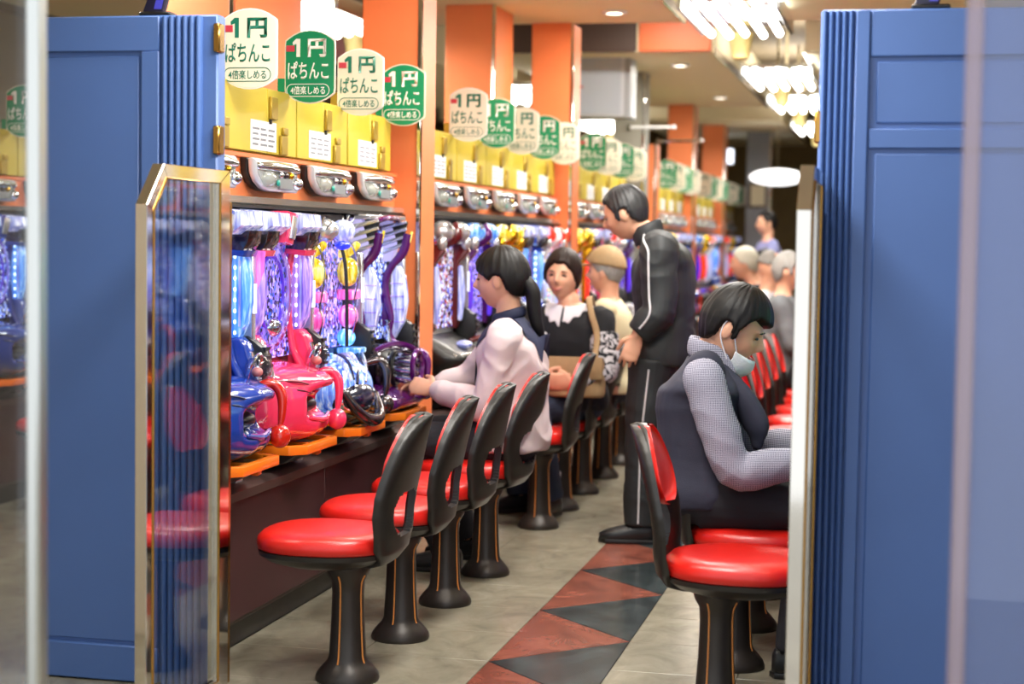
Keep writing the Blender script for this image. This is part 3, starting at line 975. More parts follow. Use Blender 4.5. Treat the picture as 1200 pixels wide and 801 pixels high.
def machine_helmet(label):
    t = thing('pachinko_machine', label, 'game machine')
    base_machine(t, board_viol)
    for s in (-1, 1):
        y0 = s * 0.20
        mk('column_back', MB().prism([(0.0, 0.30), (0.05, 0.31), (0.075, 0.45), (0.09, 0.60), (0.06, 0.70), (0.0, 0.71)], 'y', y0 - 0.03, y0 + 0.05, bev=0.01), clear_plastic, t)
        mk('yellow_lamp', MB().ell((0.055, y0 - 0.03, 0.585), (0.045, 0.05, 0.058), 16, 10), glow_yel, t)
        mk('pink_block', MB().box(0.012, 0.088, y0 - 0.055, y0 + 0.04, 0.475, 0.515, bev=0.006), glow_pink, t)
        mk('pink_lamp', MB().ell((0.058, y0 - 0.03, 0.41), (0.04, 0.045, 0.048), 16, 10), glow_pink, t)
        mk('blue_lamp', MB().ell((0.05, y0 - 0.03, 0.325), (0.038, 0.04, 0.036), 16, 10), glow_cyan, t)
        mk('yellow_tube', MB().tube([(0.015, y0 - 0.035, 0.655), (0.06, y0 - 0.035, 0.66), (0.09, y0 - 0.03, 0.69)], 0.016, n=10, sub=3, round_caps=True), glow_yel, t)
        mk('outline', MB().tube([(0.03, y0 - 0.045, 0.72), (0.075, y0 - 0.045, 0.69), (0.1, y0 - 0.045, 0.62), (0.098, y0 - 0.045, 0.54), (0.085, y0 - 0.045, 0.46), (0.095, y0 - 0.045, 0.41), (0.082, y0 - 0.045, 0.34)], 0.004, n=6, sub=4), chrome, t)
        fan = MB()
        for k in range(7):
            a = math.radians(18 + 20 * k)
            fan.tube([(0.03, y0 * 0.7, 0.71), (0.03 + 0.1 * math.cos(a) * 0.9, y0 * 0.7 + s * 0.02 * k, 0.72 + 0.09 * math.sin(a))], [(0.012, 0.004), (0.002, 0.002)], n=6, sub=1)
        mk('wing_blades', fan, silver, t)
        mk('top_dome', MB().ell((0.055, s * 0.10, 0.745), (0.05, 0.06, 0.045), 16, 10), glow_white if s > 0 else silver, t)
        mk('blue_tray', MB().box(0.02, 0.11, y0 - 0.06, y0 + 0.05, 0.262, 0.285, bev=0.005), glow_lblue, t)
    mk('centre_rod', MB().tube([(0.11, 0.0, 0.30), (0.108, 0.0, 0.50), (0.1, 0.0, 0.62), (0.08, 0.0, 0.70)], 0.007, n=8, sub=3), black, t)
    mk('centre_jewel', MB().ell((0.09, 0.0, 0.69), (0.03, 0.04, 0.018), 12, 8), glow('glow_deep_blue', '#2434ff', 0.9), t)
    # the helmet
    mk('helmet', MB().ell((0.07, -0.01, 0.14), (0.135, 0.22, 0.125), 28, 18), glow_helmet, t)
    mk('visor_rim', MB().ell((0.142, -0.04, 0.105), (0.078, 0.165, 0.082), 24, 16), chrome, t)
    mk('visor', MB().ell((0.158, -0.05, 0.108), (0.07, 0.15, 0.068), 22, 14), navy, t)
    mk('chin_guard', MB().tube([(0.17, -0.21, 0.14), (0.215, -0.16, 0.06), (0.232, -0.05, 0.025), (0.225, 0.07, 0.035), (0.185, 0.14, 0.11)], [0.014, 0.022, 0.026, 0.022, 0.012], n=10, sub=4, round_caps=True), smoke, t)
    for q in range(6):
        y0 = -0.17 + 0.06 * q
        mk('fin', MB().tube([(0.19 - 0.006 * q, y0 - 0.02, 0.185), (0.15 - 0.004 * q, y0 + 0.03, 0.235), (0.09, y0 + 0.09, 0.262), (0.03, y0 + 0.12, 0.25)], [(0.003, 0.005), (0.006, 0.012), (0.006, 0.012), (0.002, 0.003)], n=8, sub=4), (glow_white, navy, silver)[q % 3], t)
    for q in range(2):
        mk('crest_line', MB().tube([(0.20, -0.14 + 0.1 * q, 0.17), (0.16, -0.02 + 0.1 * q, 0.225), (0.10, 0.10 + 0.06 * q, 0.245), (0.12, 0.19, 0.18), (0.19, 0.17, 0.08)], 0.006, n=8, sub=4), (navy, silver)[q], t)
    star = []
    for k in range(8):
        r_ = 0.055 if k % 2 == 0 else 0.022
        star.append((-0.225 + r_ * math.cos(k * PI / 4), 0.225 + r_ * 1.25 * math.sin(k * PI / 4)))
    mk('star', MB().prism(star, 'x', 0.07, 0.10, bev=0.004), glow_cyan, t)
    mk('lower_body', MB().box(0.0, 0.15, -0.25, 0.25, 0.0, 0.06, bev=0.02, seg=3), smoke, t)
    handle(t, smoke)
    return t

def machine_gun(label):
    t = thing('pachinko_machine', label, 'game machine')
    base_machine(t, board_blue)
    for s in (-1, 1):
        y0 = s * 0.2
        ya = y0 - 0.05
        mk('crescent', MB().prism([(0.02, 0.30), (0.06, 0.29), (0.1, 0.36), (0.115, 0.45), (0.105, 0.54), (0.08, 0.60), (0.05, 0.60), (0.05, 0.46), (0.035, 0.37)], 'y', ya + 0.02, ya + 0.09, bev=0.008), glow_white, t)
        for k in range(4):
            mk('crescent_band', MB().box(0.05, 0.112, ya + 0.016, ya + 0.022, 0.36 + 0.055 * k, 0.364 + 0.055 * k), glow_lav, t)
        mk('s_curve', MB().tube([(0.13, ya, 0.74), (0.11, ya, 0.66), (0.06, ya, 0.60), (0.03, ya, 0.53), (0.04, ya, 0.45), (0.06, ya, 0.38), (0.05, ya, 0.31), (0.09, ya, 0.26)], [(0.02, 0.016), (0.02, 0.014), (0.016, 0.012), (0.018, 0.012), (0.02, 0.012), (0.014, 0.01), (0.016, 0.01), (0.012, 0.01)], n=10, sub=4, side=(1, 0, 0)), purple_gloss, t)
        mk('yellow_edge', MB().tube([(0.148, ya, 0.75), (0.125, ya, 0.665), (0.08, ya, 0.61)], 0.006, n=8, sub=4), glow_yel, t)
        mk('side_panel', MB().prism([(0.0, 0.33), (0.045, 0.35), (0.05, 0.46), (0.03, 0.56), (0.0, 0.6)], 'y', ya - 0.002, ya + 0.03, bev=0.006), purple_gloss, t)
        g = MB()
        for k in range(4):
            g.tube([(0.02, ya, 0.66 + 0.035 * k), (0.125, ya - 0.004, 0.70 + 0.03 * k)], [(0.011, 0.011), (0.007, 0.007)], n=8, sub=1)
        mk('gun_blades', g, silver, t)
        mk('gun_gap', MB().prism([(0.03, 0.655), (0.1, 0.69), (0.125, 0.79), (0.03, 0.78)], 'y', ya + 0.004, ya + 0.03, bev=0.004), black, t)
        mk('gun_plate', MB().prism([(0.0, 0.62), (0.055, 0.62), (0.085, 0.70), (0.05, 0.80), (0.0, 0.80)], 'y', ya + 0.002, ya + 0.05, bev=0.006), glow('glow_pale_violet', '#b8b0f0', 0.5, '#b8b4d8'), t)
        mk('chrome_post', MB().lathe([(0.014, 0.0), (0.02, 0.05), (0.012, 0.08), (0.012, 0.13), (0.02, 0.14)], 12, (0.05, ya, 0.23)), chrome, t)
    mk('purple_beam', MB().tube([(0.06, -0.24, 0.76), (0.1, -0.1, 0.80), (0.1, 0.1, 0.80), (0.06, 0.24, 0.77)], 0.012, n=8, sub=3), purple_gloss, t)
    mk('top_bar', MB().box(0.02, 0.09, -0.255, 0.255, 0.795, 0.815, bev=0.004), silver, t)
    # rotary barrels pointing at the aisle
    b = mk('barrel_housing', MB().tube([(0.0, 0.06, 0.19), (0.05, 0.06, 0.185), (0.08, 0.06, 0.18)], [0.085, 0.085, 0.07], n=20, sub=1), black, t)
    for k in range(8):
        a = 2 * PI * k / 8
        mk('barrel', MB().tube([(0.07, 0.06 + 0.05 * math.cos(a), 0.18 + 0.05 * math.sin(a)), (0.2, 0.06 + 0.05 * math.cos(a), 0.165 + 0.05 * math.sin(a))], 0.014, n=10, sub=1), chrome, b)
    for x_, r_, m in ((0.11, 0.07, black), (0.205, 0.072, purple_gloss), (0.055, 0.088, smoke)):
        mk('ring', MB().tube([(x_, 0.06 + r_ * math.cos(a * PI / 12), 0.175 + r_ * math.sin(a * PI / 12)) for a in range(24)], (0.012, 0.012), n=8, sub=1, close=True), m, b)
    mk('lower_front', sweep_y([(-0.01, 0.0), (0.1, 0.0), (0.19, 0.015), (0.2, 0.05), (0.15, 0.085), (0.08, 0.1), (-0.01, 0.1)], [(-0.262, 0.7, 0.8, 0), (-0.2, 0.95, 1, 0), (0.0, 1, 1, 0), (0.2, 0.95, 1, 0), (0.262, 0.7, 0.8, 0)], cz=0.05), purple_gloss, t, sharp=180)
    mk('arm_cowl', MB().tube([(0.08, -0.2, 0.25), (0.13, -0.05, 0.275), (0.17, 0.1, 0.245), (0.18, 0.2, 0.19)], [(0.02, 0.012), (0.025, 0.014), (0.025, 0.014), (0.012, 0.01)], n=10, sub=4, round_caps=True), purple_gloss, t)
    handle(t, purple_gloss, ball=0.03)
    return t

def machine_tower(body, board, lamp_a, lamp_b, metal, label):
    """square towers, chrome top and a jutting ledge"""
    t = thing('pachinko_machine', label, 'game machine')
    base_machine(t, board, metal)
    for s in (-1, 1):
        y0 = s * 0.225
        mk('tower', MB().prism([(0.0, 0.28), (0.04, 0.28), (0.055, 0.36), (0.05, 0.60), (0.1, 0.66), (0.09, 0.69), (0.0, 0.70)], 'y', y0 - 0.03, y0 + 0.03, bev=0.008), body, t)
        mk('tower_lamp', MB().tube([(0.062, y0 - 0.034, 0.33), (0.07, y0 - 0.034, 0.45), (0.062, y0 - 0.034, 0.58)], [0.012, 0.018, 0.012], n=10, sub=4, round_caps=True), lamp_a, t)
        mk('top_lamp', MB().ell((0.06, s * 0.15, 0.755), (0.06, 0.075, 0.05), 16, 10), lamp_b, t)
        mk('ornament', MB().ell((0.085, y0 - 0.02, 0.70), (0.025, 0.03, 0.035), 12, 8), metal, t)
        mk('wing', MB().tube([(0.02, s * 0.08, 0.72), (0.1, s * 0.14, 0.76), (0.11, s * 0.24, 0.80)], [(0.02, 0.008), (0.016, 0.006), (0.003, 0.003)], n=8, sub=3), metal, t)
    mk('crest', MB().tube([(0.03, 0, 0.70), (0.09, 0, 0.74), (0.08, 0, 0.80)], [0.03, 0.035, 0.012], n=10, sub=3), body, t)
    ledge = [(-0.01, 0.10), (0.12, 0.08), (0.2, 0.12), (0.21, 0.165), (0.14, 0.2), (0.06, 0.24), (-0.01, 0.26)]
    mk('ledge', sweep_y(ledge, [(-0.264, 0.7, 0.9, 0), (-0.22, 0.92, 1, 0), (0, 1, 1, 0), (0.22, 0.92, 1, 0), (0.264, 0.7, 0.9, 0)], cz=0.15), black, t, sharp=180)
    mk('ledge_trim', MB().tube([(0.15, -0.25, 0.17), (0.208, -0.1, 0.178), (0.208, 0.1, 0.178), (0.15, 0.25, 0.17)], 0.008, n=8, sub=4), metal, t)
    mk('lower_body', MB().box(0.0, 0.14, -0.25, 0.25, 0.0, 0.1, bev=0.03, seg=3), body, t)
    mk('button', MB().ell((0.14, -0.02, 0.215), (0.04, 0.05, 0.02), 14, 8), lamp_a, t)
    handle(t, body, ball=0.03)
    return t

PROTO = {
    'blue': machine_sea(blue_gloss, glow_lblue, led_dot_b, red_gloss, board_blue, glow_white, '', glow_lblue),
    'pink': machine_sea(pink_gloss, glow_lav, led_dot_b, pink_gloss, board_viol, glow_white, '', streak('glow_rose', '#c050b0', '#e070d0', 0.35, '#f0b0f0')),
    'helmet': machine_helmet(''),
    'gun': machine_gun(''),
    'maroon': machine_tower(maroon_gloss, board_warm, glow_white, silver, silver, ''),
    'violet': machine_tower(purple_gloss, board_viol, glow_violet, glow_lblue, silver, ''),
    'multi': machine_tower(gold, board_multi, glow_red, glow_yel, gold, ''),
    'green': machine_sea(mat('green_gloss', '#188a3c', 0.15, coat=0.5), glow_green, glow_green, gold, board_multi, glow_cyan, '', glow_green),
    'white': machine_tower(white, board_multi, glow_white, glow_red, silver, ''),
}
used = set()
def place(kind, x, y, rz, label, group):
    p = PROTO[kind]
    if kind in used:
        p = copy_tree(p)
    used.add(kind)
    p.location = (x, y, 0.64)
    p.rotation_euler = (0, 0, rz)
    tag(p, label, 'game machine', group)
    return p

# ------------------------------------------------------------------ trays, dispensers, counters, signs, cabinets
tray_bed = mat('tray_bed', '#5c4d28', 0.5, vary=0.2, vscale=60)
def build_tray():
    t = thing('ball_tray', '', 'tray')
    def bar(mb, a, b, w=0.014, h=0.016):
        mb.tube([a, b], [(w, h), (w, h)], n=8, sub=1, side=(0, 0, 1))
    out = [(0.02, -0.20), (0.17, -0.20), (0.22, -0.15), (0.22, 0.16), (0.18, 0.205), (0.02, 0.205)]
    inn = [(0.045, -0.165), (0.155, -0.165), (0.188, -0.13), (0.188, 0.14), (0.16, 0.17), (0.045, 0.17)]
    n = len(out)
    vs = [(*p, -0.02) for p in out] + [(*p, 0.012) for p in out] + [(*p, -0.02) for p in inn] + [(*p, 0.012) for p in inn]
    fs = []
    for k in range(n):
        l = (k + 1) % n
        fs += [[k, l, n + l, n + k], [n + k, n + l, 3 * n + l, 3 * n + k], [2 * n + l, 2 * n + k, 3 * n + k, 3 * n + l], [k, 2 * n + k, 2 * n + l, l]]
    b = bmesh.new()
    bv = [b.verts.new(v) for v in vs]
    for f in fs:
        b.faces.new([bv[i] for i in f])
    bmesh.ops.recalc_face_normals(b, faces=b.faces[:])
    bmesh.ops.bevel(b, geom=[e for e in b.edges if e.calc_face_angle(0) > 0.5], offset=0.004, segments=2, affect='EDGES', profile=0.5)
    mk('rim', MB().bm(b), orange_gloss, t)
    mk('bed', MB().prism(inn, 'z', -0.016, -0.006), tray_bed, t)
    mk('divider', MB().box(0.05, 0.185, -0.03, -0.012, -0.008, 0.008, bev=0.003), orange_gloss, t)
    mk('bracket', MB().prism([(0.0, -0.02), (0.18, -0.02), (0.12, -0.06), (0.02, -0.085), (0.0, -0.085)], 'y', -0.14, 0.14, bev=0.006), black, t)
    mk('latch', MB().box(0.14, 0.17, 0.10, 0.135, -0.052, -0.02, bev=0.005), orange_gloss, t)
    rb = MB()
    for k in range(5):
        rb.box(0.04, 0.07, 0.16 + 0.012 * k, 0.168 + 0.012 * k, -0.10, -0.06, bev=0.001)
    mk('ribbed_vent', rb, silver, t)
    return t
def build_lender():
    t = thing('ball_lender', '', 'vending unit')
    mk('body', MB().box(-0.1, 0.012, -0.026, 0.026, 0.0, 0.815, bev=0.004), smoke, t)
    mk('face', MB().box(0.0, 0.075, -0.012, 0.016, 0.36, 0.66, bev=0.004), silver, t)
    mk('screen', MB().box(0.072, 0.079, -0.01, 0.014, 0.46, 0.56, bev=0.001), glow('small_screen', '#dfe8f4', 0.8), t)
    mk('nozzle', MB().prism([(0.0, 0.20), (0.06, 0.20), (0.11, 0.225), (0.128, 0.28), (0.115, 0.345), (0.06, 0.385), (0.0, 0.385)], 'y', -0.024, 0.024, bev=0.006), black, t)
    lip = MB()
    for k in range(5):
        lip.box(0.03, 0.136 - 0.006 * abs(k - 2), -0.02, 0.02, 0.225 + 0.028 * k, 0.236 + 0.028 * k)
    mk('ridges', lip, black, t)
    return t
lens_clear = glass_mat('counter_lens', tint='#f4f6f2', ior=1.5, rough=0.05, body=0.35, body_col='#d8dcd6')
def build_counter():
    t = thing('data_counter', '', 'data counter')
    def rr(w, h):
        return [(-w, h * 0.95), (-w * 0.97, h), (w * 0.93, h * 0.95), (w * 0.99, h * 0.85), (w, h * 0.5), (w * 0.95, h * 0.12), (w, -h * 0.3), (w * 0.98, -h * 0.9), (w * 0.94, -h),
                (-w * 0.35, -h), (-w * 0.6, -h * 0.86), (-w * 0.82, -h * 0.5), (-w * 0.97, h * 0.05)]
    mk('housing', MB().prism(rr(0.218, 0.055), 'x', -0.008, 0.018, bev=0.004), black, t)
    mk('rim', MB().prism(rr(0.218, 0.055), 'x', 0.018, 0.046, bev=0.01, seg=3), mat('counter_silver', '#dcdfe0', 0.25, 0.35), t)
    mk('back_plate', MB().prism(rr(0.195, 0.040), 'x', 0.046, 0.049, bev=0.001), lens_clear, t)
    mk('upper_lens', MB().tube([(0.045, -0.185, 0.028), (0.05, -0.06, 0.03), (0.05, 0.08, 0.029), (0.046, 0.195, 0.026)], [0.014, 0.018, 0.018, 0.014], n=12, sub=4, round_caps=True), chrome, t)
    mk('big_lens', MB().ell((0.046, -0.095, -0.012), (0.024, 0.062, 0.03), 16, 10), lens_clear, t)
    mk('side_lens', MB().ell((0.046, 0.185, -0.022), (0.026, 0.03, 0.024), 14, 10), chrome, t)
    mk('display', MB().box(0.044, 0.056, 0.0, 0.13, -0.046, -0.008, bev=0.003), mat('counter_display', '#8a9092', 0.3), t)
    mk('indicator', MB().ell((0.056, -0.018, -0.026), (0.006, 0.014, 0.012), 8, 6), mat('teal_indicator', '#2a9a8a', 0.3), t)
    for k in range(3):
        mk('button', MB().ell((0.052, 0.02 + 0.05 * k, 0.004), (0.01, 0.018, 0.012), 10, 6), (chrome, smoke, gold)[k], t)
    return t
paper = mat('white_paper', '#f0f0f2', 0.7)
ink = mat('grey_print', '#8a8c92', 0.7)
gold_paint = mat('gold_fitting', '#b89a3c', 0.35, 0.5)
def build_overhead(w):
    t = thing('overhead_cabinet', '', 'cabinet')
    h = 0.235
    mk('body', MB().box(-0.12, -0.004, -w / 2 + 0.002, w / 2 - 0.002, 0.0, h), yellow, t)
    for a, b in ((-w / 2 + 0.003, -0.004), (0.001, w / 2 - 0.003)):
        mk('door', MB().box(-0.004, 0.012, a, b, 0.004, h - 0.004, bev=0.0025), yellow, t)
    mk('hinge', MB().box(0.012, 0.024, 0.01, 0.075, 0.125, 0.205, bev=0.003), gold_paint, t)
    mk('lock', MB().box(0.012, 0.022, 0.012, 0.022, 0.108, 0.124, bev=0.001), black, t)
    mk('handle', MB().box(0.012, 0.024, 0.115, 0.18, 0.006, 0.075, bev=0.003), gold_paint, t)
    mk('catch', MB().box(0.012, 0.022, 0.14, 0.19, 0.078, 0.105, bev=0.003), gold_paint, t)
    pp = mk('notice', MB().box(0.012, 0.0135, -0.165, 0.085, 0.012, 0.115), paper, t)
    ln = MB()
    for k in range(4):
        for q in range(3):
            ln.box(0.0134, 0.0142, -0.145 + 0.075 * q, -0.095 + 0.075 * q + 0.012 * ((k + q) % 2), 0.028 + 0.018 * k, 0.035 + 0.018 * k)
    mk('print', ln, ink, pp)
    return t

# lettering -------------------------------------------------------------
def text_mesh(body, w, h, m, bold=0.0, extrude=0.0008):
    cu = bpy.data.curves.new('lettering', 'FONT')
    cu.body = body
    cu.size = 1.0
    cu.offset = bold
    cu.resolution_u = 3
    ob = bpy.data.objects.new('lettering', cu)
    COL.objects.link(ob)
    dg = bpy.context.evaluated_depsgraph_get()
    me = bpy.data.meshes.new_from_object(ob.evaluated_get(dg))
    bpy.data.objects.remove(ob)
    co = [v.co.copy() for v in me.vertices]
    x0, x1 = min(c.x for c in co), max(c.x for c in co)
    y0, y1 = min(c.y for c in co), max(c.y for c in co)
    for v in me.vertices:
        v.co = Vector((((v.co.x - x0) / (x1 - x0) - 0.5) * w, 0.0, ((v.co.y - y0) / (y1 - y0) - 0.5) * h))
    b = bmesh.new()
    b.from_mesh(me)
    r = bmesh.ops.extrude_face_region(b, geom=b.faces[:])
    for v in [g for g in r['geom'] if isinstance(g, bmesh.types.BMVert)]:
        v.co.y -= extrude
    bmesh.ops.recalc_face_normals(b, faces=b.faces[:])
    b.to_mesh(me)
    b.free()
    me.materials.clear()
    me.materials.append(m)
    me.name = 'lettering'
    return me
sign_cream = mat('sign_cream', '#ece3cf', 0.3)
sign_green = mat('sign_green', '#1d8a5c', 0.22)
sign_white = mat('sign_white', '#f4f2ea', 0.35)
sign_ink = mat('sign_green_ink', '#16715a', 0.4)
sign_red = mat('sign_red', '#c83c4c', 0.4)
def build_sign(plate_m, ink_m, rim_m):
    t = thing('hanging_sign', '', 'sign')
    W, H = 0.096, 0.132
    def outline(s=0.0):
        w, h = W - s, H - s
        pts = []
        for k in range(9):
            a = -1 + 2 * k / 8
            pts.append((a * (w - 0.012), h - 0.028 * abs(a) ** 2.2))
        pts += [(w - 0.002, h - 0.036), (w, h - 0.05), (w, -h + 0.05), (w - 0.002, -h + 0.036)]
        for k in range(9):
            a = 1 - 2 * k / 8
            pts.append((a * (w - 0.012), -h + 0.028 * abs(a) ** 2.2))
        pts += [(-w + 0.002, -h + 0.036), (-w, -h + 0.05), (-w, h - 0.05), (-w + 0.002, h - 0.036)]
        return pts
    mk('rim', MB().prism(outline(), 'y', -0.004, 0.004), rim_m, t, sharp=30)
    mk('plate', MB().prism(outline(0.004), 'y', -0.006, 0.006), plate_m, t, sharp=30)
    one = [(-0.066, 0.088), (-0.052, 0.101), (-0.037, 0.101), (-0.037, 0.036), (-0.051, 0.036), (-0.051, 0.083), (-0.064, 0.078)]
    mk('numeral', MB().prism(one, 'y', -0.0072, -0.005), ink_m, t)
    mk('lettering', text_mesh('円', 0.07, 0.066, ink_m, 0.035), None, t, loc=(0.027, -0.006, 0.068))
    mk('lettering', text_mesh('ぱちんこ', 0.156, 0.064, ink_m, 0.016), None, t, loc=(-0.006, -0.006, -0.012))
    mk('lettering', text_mesh('4倍楽しめる', 0.132, 0.03, ink_m, 0.012), None, t, loc=(-0.007, -0.006, -0.084))
    pill = []
    for k in range(9):
        a = -PI / 2 + PI * k / 8
        pill.append((0.053 + 0.022 * math.cos(a), -0.0068, -0.084 + 0.022 * math.sin(a)))
    for k in range(9):
        a = PI / 2 + PI * k / 8
        pill.append((-0.066 + 0.022 * math.cos(a), -0.0068, -0.084 + 0.022 * math.sin(a)))
    mk('pill_outline', MB().tube(pill, 0.0014, n=6, sub=1, close=True), ink_m, t)
    mk('red_tag', MB().box(-0.09, -0.058, -0.0085, -0.005, 0.055, 0.077, bev=0.001), sign_red, t)
    mk('bracket', MB().box(-0.125, -0.09, -0.003, 0.003, -0.09, -0.04, bev=0.001), plate_m if plate_m is sign_green else gold_paint, t)
    return t
PT = {'tray': build_tray(), 'lender': build_lender(), 'counter': build_counter(), 'overhead': build_overhead(0.595),
      'cream': build_sign(sign_cream, sign_ink, sign_white), 'green': build_sign(sign_green, sign_white, sign_cream)}
used2 = set()
def put(kind, loc, rz, label, cat, group):
    p = PT[kind]
    if kind in used2:
        p = copy_tree(p)
    used2.add(kind)
    p.location = loc
    p.rotation_euler = (0, 0, rz)
    tag(p, label, cat, group)
    return p

kick_m = mat('kickboard', '#3a3836', 0.35, 0.4, vary=0.2, vscale=12)
ledge_m = mat('counter_ledge', '#5a4a47', 0.35, 0.2)
mirror_m = mat('mirror_shelf', '#dcd8d2', 0.16, 0.85)
def island(X0, s, y0, y1, label):
    """the fixed furniture one bay of machines is set into; s=+1 faces +x"""
    t = thing('machine_island', label, 'counter', (X0, (y0 + y1) / 2, 0), 0 if s > 0 else PI)
    h = (y1 - y0) / 2
    mk('back', MB().box(-0.30, -0.125, -h, h, 0.0, 1.88), dark, t)
    n = max(1, round((y1 - y0) / 1.15))
    for k in range(n):
        a = -h + 2 * h * k / n; b = -h + 2 * h * (k + 1) / n
        mk('front_panel', MB().box(-0.12, 0.10, a + 0.0015, b - 0.0015, 0.105, 0.50, bev=0.002), burgundy, t)
    mk('ledge', MB().prism([(-0.12, 0.50), (0.112, 0.50), (0.115, 0.53), (0.09, 0.545), (-0.12, 0.545)], 'y', -h, h), ledge_m, t)
    mk('riser', MB().box(-0.12, 0.0, -h, h, 0.545, 0.638), black, t)
    mk('kickboard', MB().box(-0.12, 0.06, -h, h, 0.0, 0.085), kick_m, t)
    mk('kick_trim', MB().box(-0.12, 0.085, -h, h, 0.085, 0.105, bev=0.003), ledge_m, t)
    mk('mirror_shelf', MB().prism([(-0.12, 1.466), (0.028, 1.466), (0.034, 1.472), (0.034, 1.494), (-0.12, 1.496)], 'y', -h, h), mirror_m, t)
    mk('shelf_edge', MB().box(-0.1, 0.04, -h, h, 1.456, 1.466), black, t)
    mk('orange_band', MB().box(-0.12, -0.01, -h, h, 1.496, 1.628), orange, t)
    mk('band_lip', MB().box(-0.12, 0.0, -h, h, 1.628, 1.645, bev=0.003), orange, t)
    return t

ORD = ['first', 'second', 'third', 'fourth', 'fifth', 'sixth', 'seventh', 'eighth', 'ninth', 'tenth', 'eleventh', 'twelfth']
DESC = {'blue': 'blue glossy', 'pink': 'pink fish-mouthed', 'helmet': 'helmet-fronted', 'gun': 'purple gun-barrelled', 'maroon': 'dark red towered',
        'violet': 'violet towered', 'multi': 'gold towered', 'green': 'green-lit', 'white': 'white towered'}
def bay(X0, s, y0, y1, centres, kinds, where, full=True, sign_dx=0.085, signs=True, start_cream=True, lab=None):
    rz = 0 if s > 0 else PI
    island(X0, s, y0, y1, 'burgundy counter and orange header of ' + where)
    for k, (yc, kd) in enumerate(zip(centres, kinds)):
        o = ORD[k]
        place(kd, X0, yc, rz, lab[k] if lab else '%s game machine, %s in %s' % (DESC[kd], o, where), 'game machines in ' + where)
        if full:
            put('tray', (X0, yc, 0.632), rz, 'orange ball tray below the %s machine in %s' % (o, where), 'tray', 'ball trays in ' + where)
            put('lender', (X0, yc + s * 0.297, 0.64), rz, 'slim ball lender beyond the %s machine in %s' % (o, where), 'vending unit', 'ball lenders in ' + where)
        put('counter', (X0 - s * 0.0, yc, 1.572), rz, 'silver data counter above the %s machine in %s' % (o, where), 'data counter', 'data counters in ' + where)
        ov = put('overhead', (X0 - s * 0.005, max(yc, y0 + 0.302), 1.646), rz, 'yellow overhead cabinet above the %s machine in %s' % (o, where), 'cabinet', 'yellow cabinets in ' + where)
        if len(centres) > 1 and k and abs((centres[1] - centres[0]) - 0.595) > 0.008:
            ov.scale.y = (centres[1] - centres[0]) / 0.595
        if signs:
            c = 'cream' if (k % 2 == 0) == start_cream else 'green'
            put(c, (X0 + s * sign_dx, yc + 0.22, 1.974), 0, '%s price sign hanging over the %s machine in %s' % (c, o, where), 'sign', 'price signs in ' + where)

bay(-2.2, 1, 4.83, 7.285, [5.10, 5.685, 6.275, 6.87], ['blue', 'pink', 'helmet', 'gun'], 'the nearest left bay',
    lab=['blue glossy game machine with lit column, cut off by the left partition', 'pink game machine with a fish-mouthed lower front',
         'game machine with yellow and pink lamps and a glowing helmet front', 'purple game machine with gun barrels that the woman in pink plays'])
bay(-2.2, 1, 7.555, 10.795, [7.99, 8.6, 9.21, 9.82, 10.43], ['maroon', 'violet', 'multi', 'blue', 'white'], 'the second left bay')
bay(-2.2, 1, 11.085, 13.9, [11.45, 12.07, 12.69, 13.31], ['multi', 'pink', 'white', 'violet'], 'the third left bay', start_cream=False)
bay(-2.2, 1, 14.855, 17.295, [15.2, 15.8, 16.4, 17.0], ['white', 'multi', 'pink', 'blue'], 'the far island first bay', full=False, start_cream=False)
bay(-2.2, 1, 17.605, 20.295, [18.0, 18.6, 19.2, 19.8], ['violet', 'multi', 'white', 'blue'], 'the far island second bay', full=False)
bay(-2.2, 1, 20.605, 22.5, [21.0, 21.6, 22.15], ['white', 'multi', 'blue'], 'the far island last bay', full=False)
bay(0.06, -1, 5.02, 7.6, [5.36, 5.95, 6.55, 7.15], ['green', 'blue', 'green', 'pink'], 'the right row behind the blue partition')
bay(0.06, -1, 7.62, 11.1, [8.0, 8.6, 9.2, 9.8, 10.4], ['violet', 'blue', 'maroon', 'multi', 'white'], 'the right row past the masked man')
bay(-2.2 - PERIOD, 1, 6.6, 9.4, [7.1, 7.7, 8.3, 8.9], ['pink', 'blue', 'violet', 'blue'], 'the aisle behind the left door', start_cream=True)
for k, p in list(PROTO.items()):
    if k not in used:
        raise RuntimeError(k)
# ------------------------------------------------------------------ people
def remesh(mb, voxel, name, m, iters=4, fold=None, parent=None):
    """one continuous skin over overlapping closed shells"""
    me = mb.mesh('tmp', None, None)
    ob = bpy.data.objects.new('tmp', me)
    COL.objects.link(ob)
    r = ob.modifiers.new('r', 'REMESH')
    r.mode = 'VOXEL'
    r.voxel_size = voxel
    s = ob.modifiers.new('s', 'SMOOTH')
    s.factor = 0.5
    s.iterations = iters
    dg = bpy.context.evaluated_depsgraph_get()
    out = bpy.data.meshes.new_from_object(ob.evaluated_get(dg))
    bpy.data.objects.remove(ob)
    bpy.data.meshes.remove(me)
    out.name = name
    out.materials.clear()
    out.materials.append(m)
    if fold:
        amp, sc, seed = fold
        sv = Vector((seed * 3.1, seed * 1.7, seed * 2.3))
        nrm = [v.normal.copy() for v in out.vertices]
        for v, n in zip(out.vertices, nrm):
            p = v.co
            w = noise.noise_vector(p * 5.0 + sv) * 0.08
            q = (p + w) + sv
            a = noise.noise(Vector((q.x * sc, q.y * sc, q.z * sc * 0.55)))
            b = 1.0 - abs(noise.noise(Vector((q.x * sc * 0.8, q.y * sc * 0.8, q.z * sc * 1.3)))) * 2.2
            v.co = p + n * amp * (0.9 * a + 0.6 * b - 0.2)
    out.polygons.foreach_set('use_smooth', [True] * len(out.polygons))
    out.update()
    o = bpy.data.objects.new(name, out)
    return link(o, parent)

